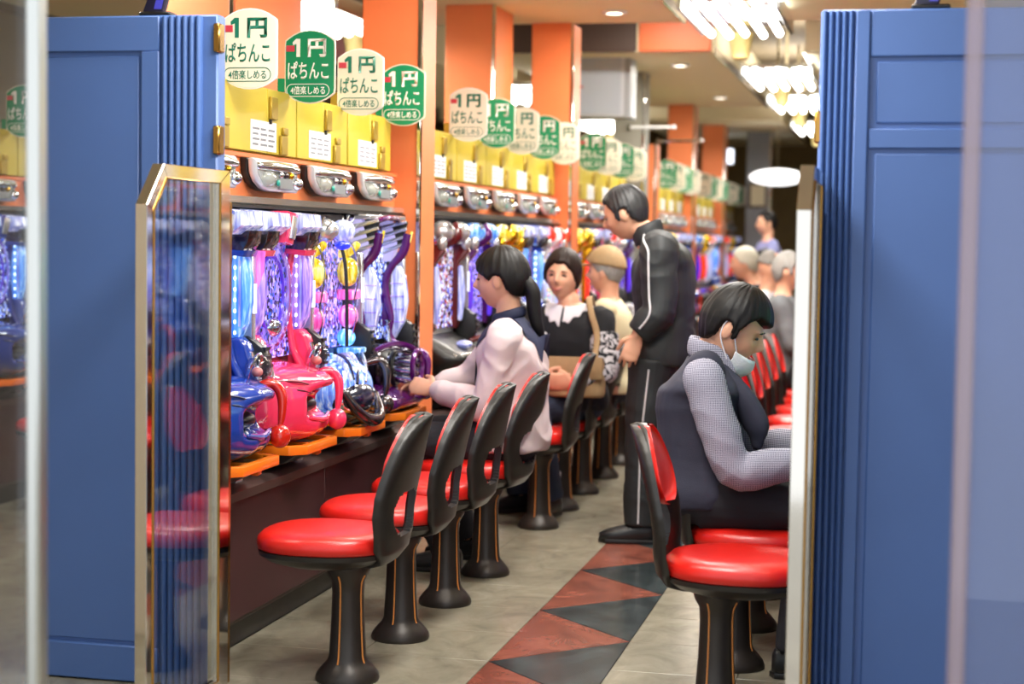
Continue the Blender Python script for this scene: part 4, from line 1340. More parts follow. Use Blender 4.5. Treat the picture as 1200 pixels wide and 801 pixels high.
from mathutils.bvhtree import BVHTree
def bvh_of(o):
    me = o.data
    return BVHTree.FromPolygons([v.co.copy() for v in me.vertices], [list(p.vertices) for p in me.polygons])

def collar_band(name, A, m, parent, r0, r1, a0, a1, drop=None, n=26, th=0.006):
    """a flat collar laid on the garment around the neck; azimuth 0 is the front"""
    B = bvh_of(A['top'])
    rows = []
    for i in range(n + 1):
        az = math.radians(a0 + (a1 - a0) * i / n)
        dr = A['cf'] * math.cos(az) + A['slat'] * math.sin(az)
        R1 = r1(math.degrees(az)) if callable(r1) else r1
        line = []
        for j in range(6):
            r = r0 + (R1 - r0) * j / 5
            o = A['neck'] + dr * r + A['spine'] * 0.12
            h = B.ray_cast(o, -A['spine'], 0.5)
            p = h[0] if h[0] is not None else A['neck'] + dr * r - A['spine'] * (0.02 + 0.8 * max(0, r - 0.08))
            lift = 0.012 - 0.004 * j / 5
            line.append(p + A['spine'] * lift + dr * 0.004)
        rows.append(line + [p - A['spine'] * th for p in line[::-1]])
    return mk(name, MB().rings(rows), m, parent, sharp=60)

def skin_path(B, pts, d, off=0.003):
    out = []
    d = unit(d)
    for p in pts:
        p = Vector(p)
        h = B.ray_cast(p - d * 0.4, d, 0.8)
        out.append((h[0] if h[0] is not None else p) - d * off)
    return out

def unit(v): return Vector(v).normalized()

class Head:
    def __init__(self, c, fwd, up=(0, 0, 1), s=1.0, wide=1.0):
        self.c = Vector(c)
        f = unit(fwd); u = Vector(up)
        r = f.cross(u).normalized()
        u = r.cross(f).normalized()
        self.M = Matrix((r, f, u)).transposed()      # local (right, fwd, up) -> world
        self.s = s; self.wide = wide
    def W(self, p):
        return self.c + self.M @ (Vector(p) * self.s)
    def surf(self, d):
        """head surface point in head space along unit direction d"""
        a, b, c = 0.076 * self.wide, 0.097, 0.118
        x, y, z = d.x * a, d.y * b, d.z * c
        if z < 0:
            t = -z / c
            x *= 1 - 0.38 * t * t
            if y < 0: y *= 1 - 0.35 * t
            else: y *= 1 - 0.06 * t
        else:
            t = z / c
            y -= 0.008 * t
        if y > 0: y *= 0.98
        def G(x0, z0, sx, sz): return math.exp(-((x - x0) / sx) ** 2 - ((z - z0) / sz) ** 2)
        if d.y > 0:
            k = 0.0
            k += 0.021 * G(0, -0.022, 0.011, 0.016) + 0.012 * G(0, -0.004, 0.008, 0.022)
            k -= 0.010 * (G(0.031, 0.006, 0.015, 0.012) + G(-0.031, 0.006, 0.015, 0.012))
            k += 0.004 * (G(0.03, 0.028, 0.022, 0.008) + G(-0.03, 0.028, 0.022, 0.008))
            k += 0.005 * (G(0.042, -0.025, 0.02, 0.02) + G(-0.042, -0.025, 0.02, 0.02))
            k += 0.007 * G(0, -0.057, 0.02, 0.006) + 0.007 * G(0, -0.068, 0.017, 0.006) - 0.004 * G(0, -0.0625, 0.022, 0.0025)
            k += 0.008 * G(0, -0.098, 0.022, 0.015)
            y += k
        return Vector((x, y, z))
    def grid(self, mb, f=None, nu=72, nv=48):
        vs = []
        for j in range(nv + 1):
            th = PI * (j + 0.02) / (nv + 0.04)
            for i in range(nu):
                ph = 2 * PI * i / nu
                d = Vector((math.sin(th) * math.sin(ph), math.sin(th) * math.cos(ph), math.cos(th)))
                p = self.surf(d)
                if f: p = f(d, p)
                vs.append(self.W(p))
        fs = []
        for j in range(nv):
            for i in range(nu):
                a = j * nu + i; b = j * nu + (i + 1) % nu
                fs.append([a, b, b + nu, a + nu])
        fs.append(list(range(nu)))
        fs.append([nv * nu + i for i in range(nu)][::-1])
        mb.add(vs, fs)
    def build(self, mb):
        self.grid(mb)
        for s in (-1, 1):
            R = self.M @ Matrix.Rotation(s * -0.35, 3, 'Z') @ Matrix.Rotation(-0.2, 3, 'X')
            mb.ell(self.W((s * 0.074 * self.wide, -0.008, -0.006)), (0.010 * self.s, 0.019 * self.s, 0.032 * self.s), 14, 10, xf=R)
            mb.ell(self.W((s * 0.078 * self.wide, -0.014, -0.002)), (0.008 * self.s, 0.014 * self.s, 0.030 * self.s), 14, 10, xf=R)
    def face(self, parent, hair_m, smile=0.0, closed=False, root=None):
        off = -root if root is not None else Vector()
        dk = mat('eye_dark', '#1a1210', 0.3)
        for s in (-1, 1):
            e = MB().tube([self.W((s * 0.031 + dx, 0.0845 - abs(dx) * 0.25, 0.006 + dz)) + off for dx, dz in ((-0.013, -0.002), (0, 0.001 + 0.002 * smile), (0.013, -0.002))], [0.002, 0.0048 if not closed else 0.003, 0.002], n=8, sub=4, round_caps=True)
            mk('eye', e, dk, parent)
            b = MB().tube([self.W((s * 0.031 + dx, 0.0925 - abs(dx) * 0.35, 0.026 + dz)) + off for dx, dz in ((-0.017, -0.002), (0, 0.003), (0.017, -0.001))], [0.001, 0.003, 0.001], n=6, sub=4)
            mk('eyebrow', b, hair_m, parent)
        lp = mat('lips', '#b5605a', 0.45)
        m_ = MB().tube([self.W((dx, 0.0955 - dx * dx * 22, -0.0625 + 0.012 * smile * (abs(dx) / 0.024) ** 2)) + off for dx in (-0.024, -0.012, 0, 0.012, 0.024)], [0.001, 0.0045, 0.005, 0.0045, 0.001], n=8, sub=3)
        mk('lips', m_, lp, parent)
    def hair(self, table, thick, nseed=0, vol=None, rough=0.006, fringe=0.0):
        """table: (azimuth deg from the face, lowest hair height as fraction of half height)"""
        mb = MB()
        def f(d, p):
            az = abs(math.degrees(math.atan2(d.x, d.y)))
            for k in range(len(table) - 1):
                if table[k][0] <= az <= table[k + 1][0]:
                    t = (az - table[k][0]) / (table[k + 1][0] - table[k][0])
                    hz = table[k][1] + (table[k + 1][1] - table[k][1]) * t
                    break
            else:
                hz = table[-1][1]
            hz += 0.05 * noise.noise(Vector((az * 0.12 + nseed * 5 + (3 if d.x > 0 else 0), nseed, 0)))
            m = smooth01((p.z / 0.118 - hz) / 0.10 + 0.5)
            th = thick
            if vol: th += vol(d)
            n = Vector((d.x / 0.076, d.y / 0.097, d.z / 0.118)).normalized()
            hx = max(0.25, math.hypot(d.x, d.y))
            r = rough * hx * (noise.noise(Vector((d.x / hx * 9 + nseed, d.y / hx * 9, d.z * 1.5))) + 0.6 * noise.noise(Vector((d.x / hx * 22 + nseed, d.y / hx * 22, d.z * 2.0))))
            return p + n * ((th + r) * m - 0.02 * (1 - m))
        self.grid(mb, f, 96, 64)
        return mb

def hand(mb, wrist, d, nrm, side, curl=0.6, spread=1.0, s=1.0):
    """fingers along d, palm facing nrm, thumb on the +lat*side edge"""
    d = unit(d); nrm = Vector(nrm); nrm = (nrm - d * nrm.dot(d)).normalized()
    lat = d.cross(nrm).normalized() * side
    w = Vector(wrist)
    mb.tube([w - d * 0.03 * s, w, w + d * 0.035 * s, w + d * 0.075 * s, w + d * 0.09 * s], [(0.027 * s, 0.02 * s), (0.027 * s, 0.019 * s), (0.037 * s, 0.016 * s), (0.041 * s, 0.014 * s), (0.038 * s, 0.011 * s)], n=14, sub=3, side=lat, round_caps=True)
    for k, (o, L, r) in enumerate(((0.031, 0.072, 0.0085), (0.0105, 0.08, 0.009), (-0.0105, 0.075, 0.0085), (-0.031, 0.058, 0.0075))):
        p = w + d * (0.083 if k not in (3,) else 0.075) * s + lat * o * s
        a = 0.0
        pts = [p - d * 0.015 * s, p]
        dd = (d + lat * o * 2.2 * spread).normalized()
        for q, (fr, c) in enumerate(((0.45, 0.5), (0.32, 0.9), (0.25, 0.7))):
            a += c * curl
            p = p + (dd * math.cos(a) + nrm * math.sin(a)) * L * fr * s
            pts.append(p)
        mb.tube(pts, [r * s, r * s, r * 0.98 * s, r * 0.88 * s, r * 0.7 * s], n=9, sub=3, round_caps=True)
    p = w + d * 0.022 * s + lat * 0.026 * s
    t1 = (d * 0.6 + lat * 0.75 + nrm * 0.25).normalized()
    t2 = (d * 0.85 + lat * 0.25 + nrm * (0.25 + 0.4 * curl)).normalized()
    mb.tube([p - t1 * 0.01, p + t1 * 0.03 * s, p + t1 * 0.03 * s + t2 * 0.032 * s, p + t1 * 0.03 * s + t2 * 0.058 * s], [0.014 * s, 0.012 * s, 0.0105 * s, 0.008 * s], n=9, sub=3, round_caps=True)

def torso_rings(mb, rows, n=28, sub=4):
    """rows: (centre, lateral unit, half width, half depth, forward unit)"""
    R = []
    m = len(rows)
    for i in range(m - 1):
        g = lambda k: rows[max(0, min(m - 1, k))]
        r0, r1, r2, r3 = g(i - 1), g(i), g(i + 1), g(i + 2)
        for s in range(sub):
            t = s / sub
            def cr(a, b, c, d): return 0.5 * ((2 * b) + (c - a) * t + (2 * a - 5 * b + 4 * c - d) * t * t + (3 * b - a - 3 * c + d) * t ** 3)
            c = cr(*(Vector(r[0]) for r in (r0, r1, r2, r3)))
            lat = Vector(r1[1]).lerp(Vector(r2[1]), t).normalized()
            fw = Vector(r1[4]).lerp(Vector(r2[4]), t).normalized()
            R.append((c, lat, cr(r0[2], r1[2], r2[2], r3[2]), cr(r0[3], r1[3], r2[3], r3[3]), fw))
    R.append(rows[-1])
    rs = []
    for c, lat, a, b, fw in R:
        ring = []
        for k in range(n):
            th = 2 * PI * k / n
            cs, sn = math.cos(th), math.sin(th)
            ring.append(Vector(c) + Vector(lat) * (a * math.copysign(abs(cs) ** 0.86, cs)) + Vector(fw) * (b * math.copysign(abs(sn) ** 0.86, sn)))
        rs.append(ring)
    mb.rings(rs)

HAIRS = {
    'short_m': [(0, 0.58), (22, 0.66), (42, 0.6), (58, 0.36), (70, 0.2), (76, -0.2), (84, -0.2), (90, 0.14), (104, 0.16), (114, -0.3), (140, -0.5), (180, -0.56)],
    'fringe_m': [(0, 0.36), (25, 0.42), (45, 0.5), (62, 0.34), (71, 0.1), (76, -0.22), (83, -0.22), (89, 0.12), (104, 0.15), (114, -0.28), (140, -0.52), (180, -0.58)],
    'tied_f': [(0, 0.5), (25, 0.42), (48, 0.2), (64, 0.12), (76, -0.02), (86, 0.16), (102, 0.1), (118, -0.3), (140, -0.5), (180, -0.55)],
    'short_f': [(0, 0.5), (18, 0.56), (35, 0.42), (52, 0.2), (64, -0.08), (85, -0.34), (110, -0.5), (140, -0.6), (180, -0.66)],
    'fringe_side': [(0, 0.6), (30, 0.5), (60, 0.25), (80, 0.0), (100, 0.0), (120, -0.35), (180, -0.5)],
    'balding': [(0, 1.2), (60, 1.0), (80, 0.35), (100, 0.2), (125, 0.3), (150, 0.35), (180, 0.3)],
}

def person(label, J, spec, res=0.0045):
    """J: joints in metres in the room; spec: garments"""
    root = Vector((J['pelvis'][0], J['pelvis'][1], 0.0))
    t = thing('person', label, 'person', root)
    g = lambda k: Vector(J[k]) - root
    f = unit(J['fwd'])                       # the way the chest faces
    lat = f.cross(Vector((0, 0, 1))).normalized()   # towards the person's right
    flat_ = lambda v: Vector((v.x, v.y, 0)).normalized()
    hf = unit(J.get('hipfwd', J['fwd']))
    hlat = hf.cross(Vector((0, 0, 1))).normalized()
    H = Head(g('head'), J['headfwd'], J.get('headup', (0, 0, 1)), spec.get('head_s', 1.0), spec.get('wide', 1.0))
    pelvis, waist, chest, sh, neck = g('pelvis'), g('waist'), g('chest'), (g('shoulder_r') + g('shoulder_l')) / 2, g('neck')
    slat = (g('shoulder_r') - g('shoulder_l')).normalized()
    spine = (neck - waist).normalized()
    cf = spine.cross(slat).normalized()
    if cf.dot(f) < 0: cf = -cf
    k = spec.get('girth', 1.0)
    # ---- body
    mb = MB()
    H.build(mb)
    hb = H.W((0, -0.028, -0.06))
    mb.tube([neck - spine * 0.06, neck, neck.lerp(hb, 0.5), hb], [0.062, 0.055, 0.05, 0.052], n=18, sub=3)
    def trows(e):
        return [(pelvis - Vector((0, 0, 0.07)), hlat, 0.145 * k + e, 0.11 * k + e, hf), (pelvis, hlat, 0.165 * k + e, 0.125 * k + e, hf), (waist, hlat.lerp(slat, 0.5).normalized(), 0.135 * k + e, 0.105 * k + e, hf.lerp(cf, 0.5).normalized()),
                (chest, slat, 0.155 * k + e, 0.115 * k + e, cf), (sh - spine * 0.045, slat, (0.165 + spec.get('sh_w', 0.0)) * k + e, 0.10 * k + e, cf), (sh + spine * 0.015, slat, 0.125 * k + e * 0.5, 0.07 * k + e * 0.5, cf), (neck, slat, 0.058, 0.055, cf)]
    torso_rings(mb, trows(-0.018))
    for s in ('r', 'l'):
        S, E, Wr = g('shoulder_' + s), g('elbow_' + s), g('wrist_' + s)
        mb.tube([S - spine * 0.02 + (sh - S) * 0.25, S, S.lerp(E, 0.5), E, E.lerp(Wr, 0.4), Wr], [0.045, 0.045, 0.04, 0.036, 0.036, 0.024], n=14, sub=3, round_caps=True)
        hd = J.get('hand_' + s)
        if hd:
            hand(mb, Wr, hd[0], hd[1], 1 if s == 'r' else -1, hd[2], s=spec.get('hand_s', 1.0))
        else:
            hand(mb, Wr, Wr - E, Vector((0, 0, -1)), 1 if s == 'r' else -1, 0.5, s=spec.get('hand_s', 1.0))
        Hp, K, A = g('hip_' + s), g('knee_' + s), g('ankle_' + s)
        mb.tube([Hp, Hp.lerp(K, 0.5), K, K.lerp(A, 0.4), A], [0.07, 0.062, 0.05, 0.046, 0.034], n=14, sub=3, round_caps=True)
    body = remesh(mb, res, 'body', spec.get('skin', skin), 3, parent=t)
    # ---- face and hair
    hm = spec['hair_m']
    H.face(t, hm, spec.get('smile', 0.0), spec.get('closed', False), root=None)
    hair = mk('hair', H.hair(HAIRS[spec['hair']], spec.get('hair_t', 0.014), spec.get('seed', 1), spec.get('vol')), hm, t, sharp=180)
    # ---- trousers
    mb = MB()
    torso_rings(mb, [(pelvis - Vector((0, 0, 0.085)), hlat, 0.13 * k, 0.10 * k, hf), (pelvis - Vector((0, 0, 0.03)), hlat, 0.172 * k, 0.13 * k, hf), (pelvis + Vector((0, 0, 0.05)), hlat, 0.165 * k, 0.125 * k, hf), (waist - Vector((0, 0, 0.02)), hlat, 0.14 * k, 0.112 * k, hf)])
    lw = spec.get('leg_w', 1.0)
    for s in ('r', 'l'):
        Hp, K, A = g('hip_' + s), g('knee_' + s), g('ankle_' + s)
        mb.tube([Hp, Hp.lerp(K, 0.5), K, K.lerp(A, 0.5), A + (K - A).normalized() * spec.get('hem', 0.0)], [0.098 * k * lw, 0.085 * k * lw, 0.07 * lw, 0.068 * lw, 0.062 * lw], n=18, sub=4, round_caps=False)
    remesh(mb, res * 1.5, 'trousers', spec['trousers'], 5, fold=(0.006, 9.0, spec.get('seed', 1) + 3), parent=t)
    # ---- shoes
    for s in ('r', 'l'):
        A = g('ankle_' + s)
        d = flat_(Vector(J.get('toe_' + s, J.get('hipfwd', J['fwd']))))
        z0 = 0.0
        l_ = d.cross(Vector((0, 0, 1)))
        sm = MB()
        torso_rings(sm, [(Vector((A.x, A.y, 0)) - d * 0.07 + Vector((0, 0, 0.045)), Vector((0, 0, 1)), 0.03, 0.022, l_), (Vector((A.x, A.y, 0)) - d * 0.055 + Vector((0, 0, 0.05)), Vector((0, 0, 1)), 0.048, 0.036, l_),
                         (Vector((A.x, A.y, 0)) + Vector((0, 0, 0.052)), Vector((0, 0, 1)), 0.052, 0.04, l_), (Vector((A.x, A.y, 0)) + d * 0.08 + Vector((0, 0, 0.04)), Vector((0, 0, 1)), 0.04, 0.045, l_),
                         (Vector((A.x, A.y, 0)) + d * 0.15 + Vector((0, 0, 0.03)), Vector((0, 0, 1)), 0.029, 0.044, l_), (Vector((A.x, A.y, 0)) + d * 0.185 + Vector((0, 0, 0.024)), Vector((0, 0, 1)), 0.018, 0.025, l_)], n=18, sub=3)
        sh_ = mk('shoe', sm, spec.get('shoes', mat('black_leather', '#17181a', 0.35)), t, sharp=180)
        so = MB()
        pts = [Vector((A.x, A.y, 0.0)) + d * a + l_ * b for a, b in ((-0.078, 0.0), (-0.06, 0.034), (0.0, 0.037), (0.09, 0.046), (0.155, 0.042), (0.19, 0.0), (0.155, -0.042), (0.09, -0.046), (0.0, -0.037), (-0.06, -0.034))]
        so.prism([(p.x, p.y) for p in pts], 'z', 0.001, 0.02, bev=0.003)
        mk('sole', so, black, sh_)
    # ---- top garment
    e = spec.get('loose', 0.012)
    mb = MB()
    rows = trows(e)[:-1] + [(neck - spine * 0.015, slat, 0.07, 0.066, cf)]
    dz = spec.get('hem_top', 0.0)
    if spec.get('belly'):
        r = rows[2]; rows[2] = (r[0] + cf * spec['belly'] * 0.5, r[1], r[2] + 0.01, r[3] + spec['belly'], r[4])
    low = rows[0][0] + Vector((0, 0, 0.04 + dz))
    rows[0] = (low, hlat, 0.16 * k + e, 0.125 * k + e, hf)
    rows[1] = (low + (rows[2][0] - low) * 0.35, hlat, 0.163 * k + e, 0.128 * k + e, hf)
    torso_rings(mb, rows)
    sls = []
    aw = spec.get('arm_w', 1.0)
    for s in ('r', 'l'):
        S, E, Wr = g('shoulder_' + s), g('elbow_' + s), g('wrist_' + s)
        cuff = E.lerp(Wr, spec.get('sleeve', 0.93))
        sl = MB() if spec.get('sleeve_m') else mb
        sls.append(sl)
        if spec.get('vest_cap'):
            mb.ell(S + (sh - S) * 0.36 + spine * 0.004, (0.066, 0.062, 0.07), 16, 10)
        s0 = spec.get('sleeve_in', 0.35)
        pts = [S + (sh - S) * s0 - spine * 0.03, S - spine * 0.012, S.lerp(E, 0.45), E, E.lerp(cuff, 0.45), E.lerp(cuff, 0.88), cuff]
        rr = [0.062, 0.066, 0.06, 0.056, 0.054, 0.046, 0.04]
        if spec.get('vest_cap'):
            pts, rr = [S + (sh - S) * 0.12 + (S - E) * 0.04, S.lerp(E, 0.08)] + pts[2:], [0.052, 0.06] + rr[2:]
        if spec.get('sleeve_from'):
            mb.tube(pts[:3] + [S.lerp(E, 0.62)], [0.06, 0.064, 0.06, 0.05], n=18, sub=4)
            pts, rr = [S.lerp(E, spec['sleeve_from'])] + pts[3:], [0.062] + rr[3:]
        sl.tube(pts, [q * aw for q in rr], n=18, sub=4, round_caps=False)
    top = remesh(mb, res * 1.4, spec.get('top_name', 'jacket'), spec['top'], spec.get('smooth', 5), fold=(spec.get('fold', 0.008), spec.get('fold_s', 8.0), spec.get('seed', 1)), parent=t)
    if spec.get('sleeve_m'):
        for sl in sls:
            remesh(sl, res * 1.4, spec.get('sleeve_name', 'shirt_sleeve'), spec['sleeve_m'], 4, fold=(0.007, 9.0, spec.get('seed', 1) + 1), parent=t)
    if spec.get('collar_m'):
        cr = []
        n_ = 20
        for k_ in range(n_):
            a = 2 * PI * k_ / n_
            p = neck + spine * (0.008 + 0.014 * -math.sin(a)) + slat * 0.062 * math.cos(a) + cf * 0.064 * math.sin(a)
            cr.append(p)
        mk('collar', MB().tube(cr, (spec.get('collar_h', 0.028), 0.009), n=10, sub=2, close=True, side=spine), spec['collar_m'], t, sharp=180)
    return t, root, H, dict(neck=neck, spine=spine, slat=slat, cf=cf, top=top, body=body)

def seated(x, y, face, lean=0.1, seat=0.47, twist=0.0, tall=1.0, wide=0.17, look=None, pitch=0.0):
    a = math.radians(face)
    f = Vector((math.cos(a), math.sin(a), 0)); r = Vector((math.sin(a), -math.cos(a), 0))
    b = a + math.radians(twist)
    f2 = Vector((math.cos(b), math.sin(b), 0)); r2 = Vector((math.sin(b), -math.cos(b), 0))
    o = Vector((x, y, 0))
    def up(z, k=1.0): return o + Vector((0, 0, seat + z * tall)) + f2 * (lean * z * k)
    J = {'fwd': f2, 'hipfwd': f, 'pelvis': up(0.09), 'waist': up(0.21), 'chest': up(0.38), 'neck': up(0.585), 'head': up(0.72) + f2 * 0.03}
    for s, q in (('r', 1), ('l', -1)):
        J['shoulder_' + s] = up(0.53) + r2 * wide * q
        J['elbow_' + s] = J['shoulder_' + s] + Vector((0, 0, -0.26)) + f2 * 0.08 + r2 * 0.04 * q
        J['wrist_' + s] = J['elbow_' + s] + f2 * 0.23 + Vector((0, 0, 0.03)) - r2 * 0.02 * q
        J['hip_' + s] = o + Vector((0, 0, seat + 0.085)) + r * 0.085 * q
        J['knee_' + s] = o + Vector((0, 0, seat + 0.06)) + f * 0.36 + r * 0.10 * q
        J['ankle_' + s] = o + Vector((0, 0, 0.09)) + f * 0.30 + r * 0.10 * q
    lk = math.radians(look if look is not None else face + twist)
    p = math.radians(pitch)
    J['headfwd'] = Vector((math.cos(lk) * math.cos(p), math.sin(lk) * math.cos(p), math.sin(p)))
    J['headup'] = Vector((-math.cos(lk) * math.sin(p), -math.sin(lk) * math.sin(p), math.cos(p)))
    return J

hair_black = mat('black_hair', '#0d0a0a', 0.5, bump=0.15, bscale=40, spec=0.3)
hair_brown = mat('brown_hair', '#22130f', 0.5, bump=0.15, bscale=40, spec=0.3)
hair_grey = mat('grey_hair', '#8f8d89', 0.6, bump=0.2, bscale=90)
hair_iron = mat('iron_grey_hair', '#1b1c1f', 0.5, bump=0.15, bscale=90)
cloth_pink = mat('pale_pink_cloth', '#cebcbe', 0.75, vary=0.04)
cloth_navy = mat('navy_cloth', '#1d2340', 0.75)
cloth_vest = mat('dark_vest_cloth', '#2b2c3c', 0.85, bump=0.15, bscale=300)
cloth_dark = mat('dark_trouser_cloth', '#1c1b22', 0.85)
cloth_track = mat('black_tracksuit_cloth', '#1d2124', 0.6, vary=0.1)
cloth_black = mat('black_knit', '#15161c', 0.85)
cloth_grey = mat('grey_suit_cloth', '#6e7276', 0.8)
cloth_cream = mat('cream_cloth', '#d9cfa8', 0.8)
denim = mat('denim', '#2a3348', 0.85, vary=0.1, vscale=30)
tan = mat('tan_canvas', '#a88c66', 0.75, vary=0.06, vscale=40)
gingham = pattern_mat('gingham_shirt', 'gingham')
floral = pattern_mat('floral_print', 'floral')
off_white = mat('off_white_cloth', '#e4e2ea', 0.8)
piping_m = mat('white_piping', '#c8c8cc', 0.6)

# -- woman in the pale pink jacket -------------------------------------------------
J = seated(-1.60, 6.80, 180, lean=-0.02, wide=0.155)
J.update(pelvis=(-1.56, 6.80, 0.55), waist=(-1.545, 6.80, 0.68), chest=(-1.56, 6.82, 0.85), neck=(-1.575, 6.83, 1.045), head=(-1.617, 6.83, 1.195),
         shoulder_l=(-1.555, 6.665, 0.985), shoulder_r=(-1.60, 6.98, 0.985), elbow_l=(-1.61, 6.61, 0.70), wrist_l=(-1.86, 6.72, 0.745),
         elbow_r=(-1.79, 7.03, 0.79), wrist_r=(-1.93, 6.97, 0.72), headfwd=(-1, 0.05, -0.06), headup=(-0.06, 0, 1),
         hand_l=((-1, 0.35, 0.12), (0.1, 0.9, -0.5), 0.55), hand_r=((-0.9, -0.3, 0.1), (0, -0.6, -0.8), 0.5),
         knee_l=(-1.95, 6.66, 0.52), knee_r=(-1.95, 6.95, 0.52), ankle_l=(-1.80, 6.70, 0.09), ankle_r=(-1.78, 7.0, 0.09))
t, root, H, A = person('woman in a pale pink jacket playing, seen from the side', J,
    dict(hair='tied_f', hair_m=hair_black, hair_t=0.02, seed=2, top=cloth_pink, trousers=cloth_dark, collar_m=cloth_navy, collar_h=0.022, loose=0.03, arm_w=1.08, fold=0.013, smooth=14, hem_top=-0.015, belly=0.01,
         vol=lambda d: 0.012 * max(0, -d.y) + 0.006 * max(0, d.z)), 0.0045)
mk('ponytail', MB().tube([H.W((0, -0.10, 0.0)), H.W((0, -0.135, -0.05)), H.W((0.0, -0.14, -0.12)), H.W((0.0, -0.15, -0.19)), H.W((0.01, -0.175, -0.25))], [0.03, 0.032, 0.03, 0.025, 0.008], n=14, sub=4, round_caps=True), hair_black, t, sharp=180)
collar_band('sailor_collar', A, cloth_navy, t, 0.055, lambda z: 0.085 + 0.075 * smooth01((abs(z) - 60) / 80), 25, 335)
for s, w in (('l', J['wrist_l']), ('r', J['wrist_r'])):
    e = Vector(J['elbow_' + s]); w = Vector(w); d = (w - e).normalized()
    c = e.lerp(w, 0.93) - root
    mk('cuff', MB().tube([c - d * 0.03, c - d * 0.015, c + d * 0.012, c + d * 0.018], [0.044, 0.047, 0.04, 0.032], n=18, sub=3), cloth_pink, t, sharp=180)

# -- man with the face mask --------------------------------------------------------
J = seated(-0.60, 5.46, 0, lean=0.2)
J.update(pelvis=(-0.615, 5.46, 0.56), waist=(-0.63, 5.46, 0.68), chest=(-0.625, 5.46, 0.855), neck=(-0.60, 5.46, 1.005), head=(-0.525, 5.46, 1.088),
         shoulder_r=(-0.60, 5.275, 0.95), shoulder_l=(-0.60, 5.645, 0.95), elbow_r=(-0.49, 5.235, 0.665), wrist_r=(-0.27, 5.30, 0.69),
         elbow_l=(-0.47, 5.70, 0.69), wrist_l=(-0.25, 5.62, 0.70), headfwd=(0.90, -0.02, -0.42), headup=(0.42, 0, 0.9),
         hand_r=((1, 0.1, 0.05), (0, 0.2, -1), 0.5), hand_l=((1, -0.1, 0.05), (0, -0.2, -1), 0.5))
t, root, H, A = person('man with a dark vest, checked shirt and lowered white face mask', J,
    dict(hair='fringe_m', hair_m=hair_black, hair_t=0.02, seed=5, top=cloth_vest, top_name='vest', sleeve_m=gingham, trousers=cloth_dark, collar_m=gingham, collar_h=0.032, loose=0.022, arm_w=1.08, fold=0.006, sleeve=0.97, girth=1.05, sh_w=0.015, vest_cap=True,
         vol=lambda d: 0.014 * max(0, d.z) + 0.01 * max(0, d.y) * max(0, d.z)), 0.004)
# mask hanging under the nose, with its ear loop
mm = MB()
rs = []
for j in range(9):
    v = j / 8
    ring = []
    z = -0.066 - 0.07 * v
    for i in range(15):
        a = math.radians(-72 + 144 * i / 14)
        yy = 0.098 - 0.028 * (v ** 2) + 0.008 * math.sin(v * PI)
        ring.append(Vector((0.074 * (1 - 0.25 * v) * math.sin(a), (yy + 0.01) * math.cos(a) ** 0.8 * 1.0 + 0.002, z + 0.012 * (1 - math.cos(a)))))
    rs.append(ring)
vs = [H.W(p) for r in rs for p in r] + [H.W(p * 0.96) for r in rs for p in r]
N = 9 * 15
fs = []
for j in range(8):
    for i in range(14):
        a = j * 15 + i
        fs += [[a, a + 1, a + 16, a + 15], [N + a, N + a + 15, N + a + 16, N + a + 1]]
for i in range(14):
    fs += [[i, N + i, N + i + 1, i + 1], [120 + i, 121 + i, N + 121 + i, N + 120 + i]]
for j in range(8):
    fs += [[j * 15, j * 15 + 15, N + j * 15 + 15, N + j * 15], [j * 15 + 14, N + j * 15 + 14, N + j * 15 + 29, j * 15 + 29]]
msk = mk('face_mask', MB().add(vs, fs), mat('mask_cloth', '#eceef2', 0.8, bump=0.3, bscale=80), t, sharp=60)
for s in (1, -1):
    mk('ear_loop', MB().tube([H.W((s * 0.064, 0.05, -0.06)), H.W((s * 0.078, 0.022, -0.015)), H.W((s * 0.082, 0.0, 0.025)), H.W((s * 0.084, -0.022, 0.02)), H.W((s * 0.08, -0.02, -0.03)), H.W((s * 0.066, 0.03, -0.09))], 0.0022, n=6, sub=4), off_white, msk)
# shirt collar wing and the vest front hanging forward
for s in (1, -1):
    n0 = A['neck']
    mk('collar_wing', MB().prism([(0.0, 0.0), (0.055, -0.015), (0.085, -0.075), (0.03, -0.045)], 'y', -0.004, 0.004, bev=0.001,
       xf=Matrix.Translation(n0 + Vector((0.01, -s * 0.062, 0.02)))), gingham, t)
mk('vest_front', MB().tube([A['neck'] + Vector((0.05, -0.05, -0.07)), A['neck'] + Vector((0.115, -0.07, -0.14)), A['neck'] + Vector((0.16, -0.08, -0.21)), A['neck'] + Vector((0.165, -0.08, -0.265))],
   [(0.03, 0.05), (0.035, 0.06), (0.035, 0.055), (0.015, 0.03)], n=14, sub=4, round_caps=True), cloth_vest, t, sharp=180)

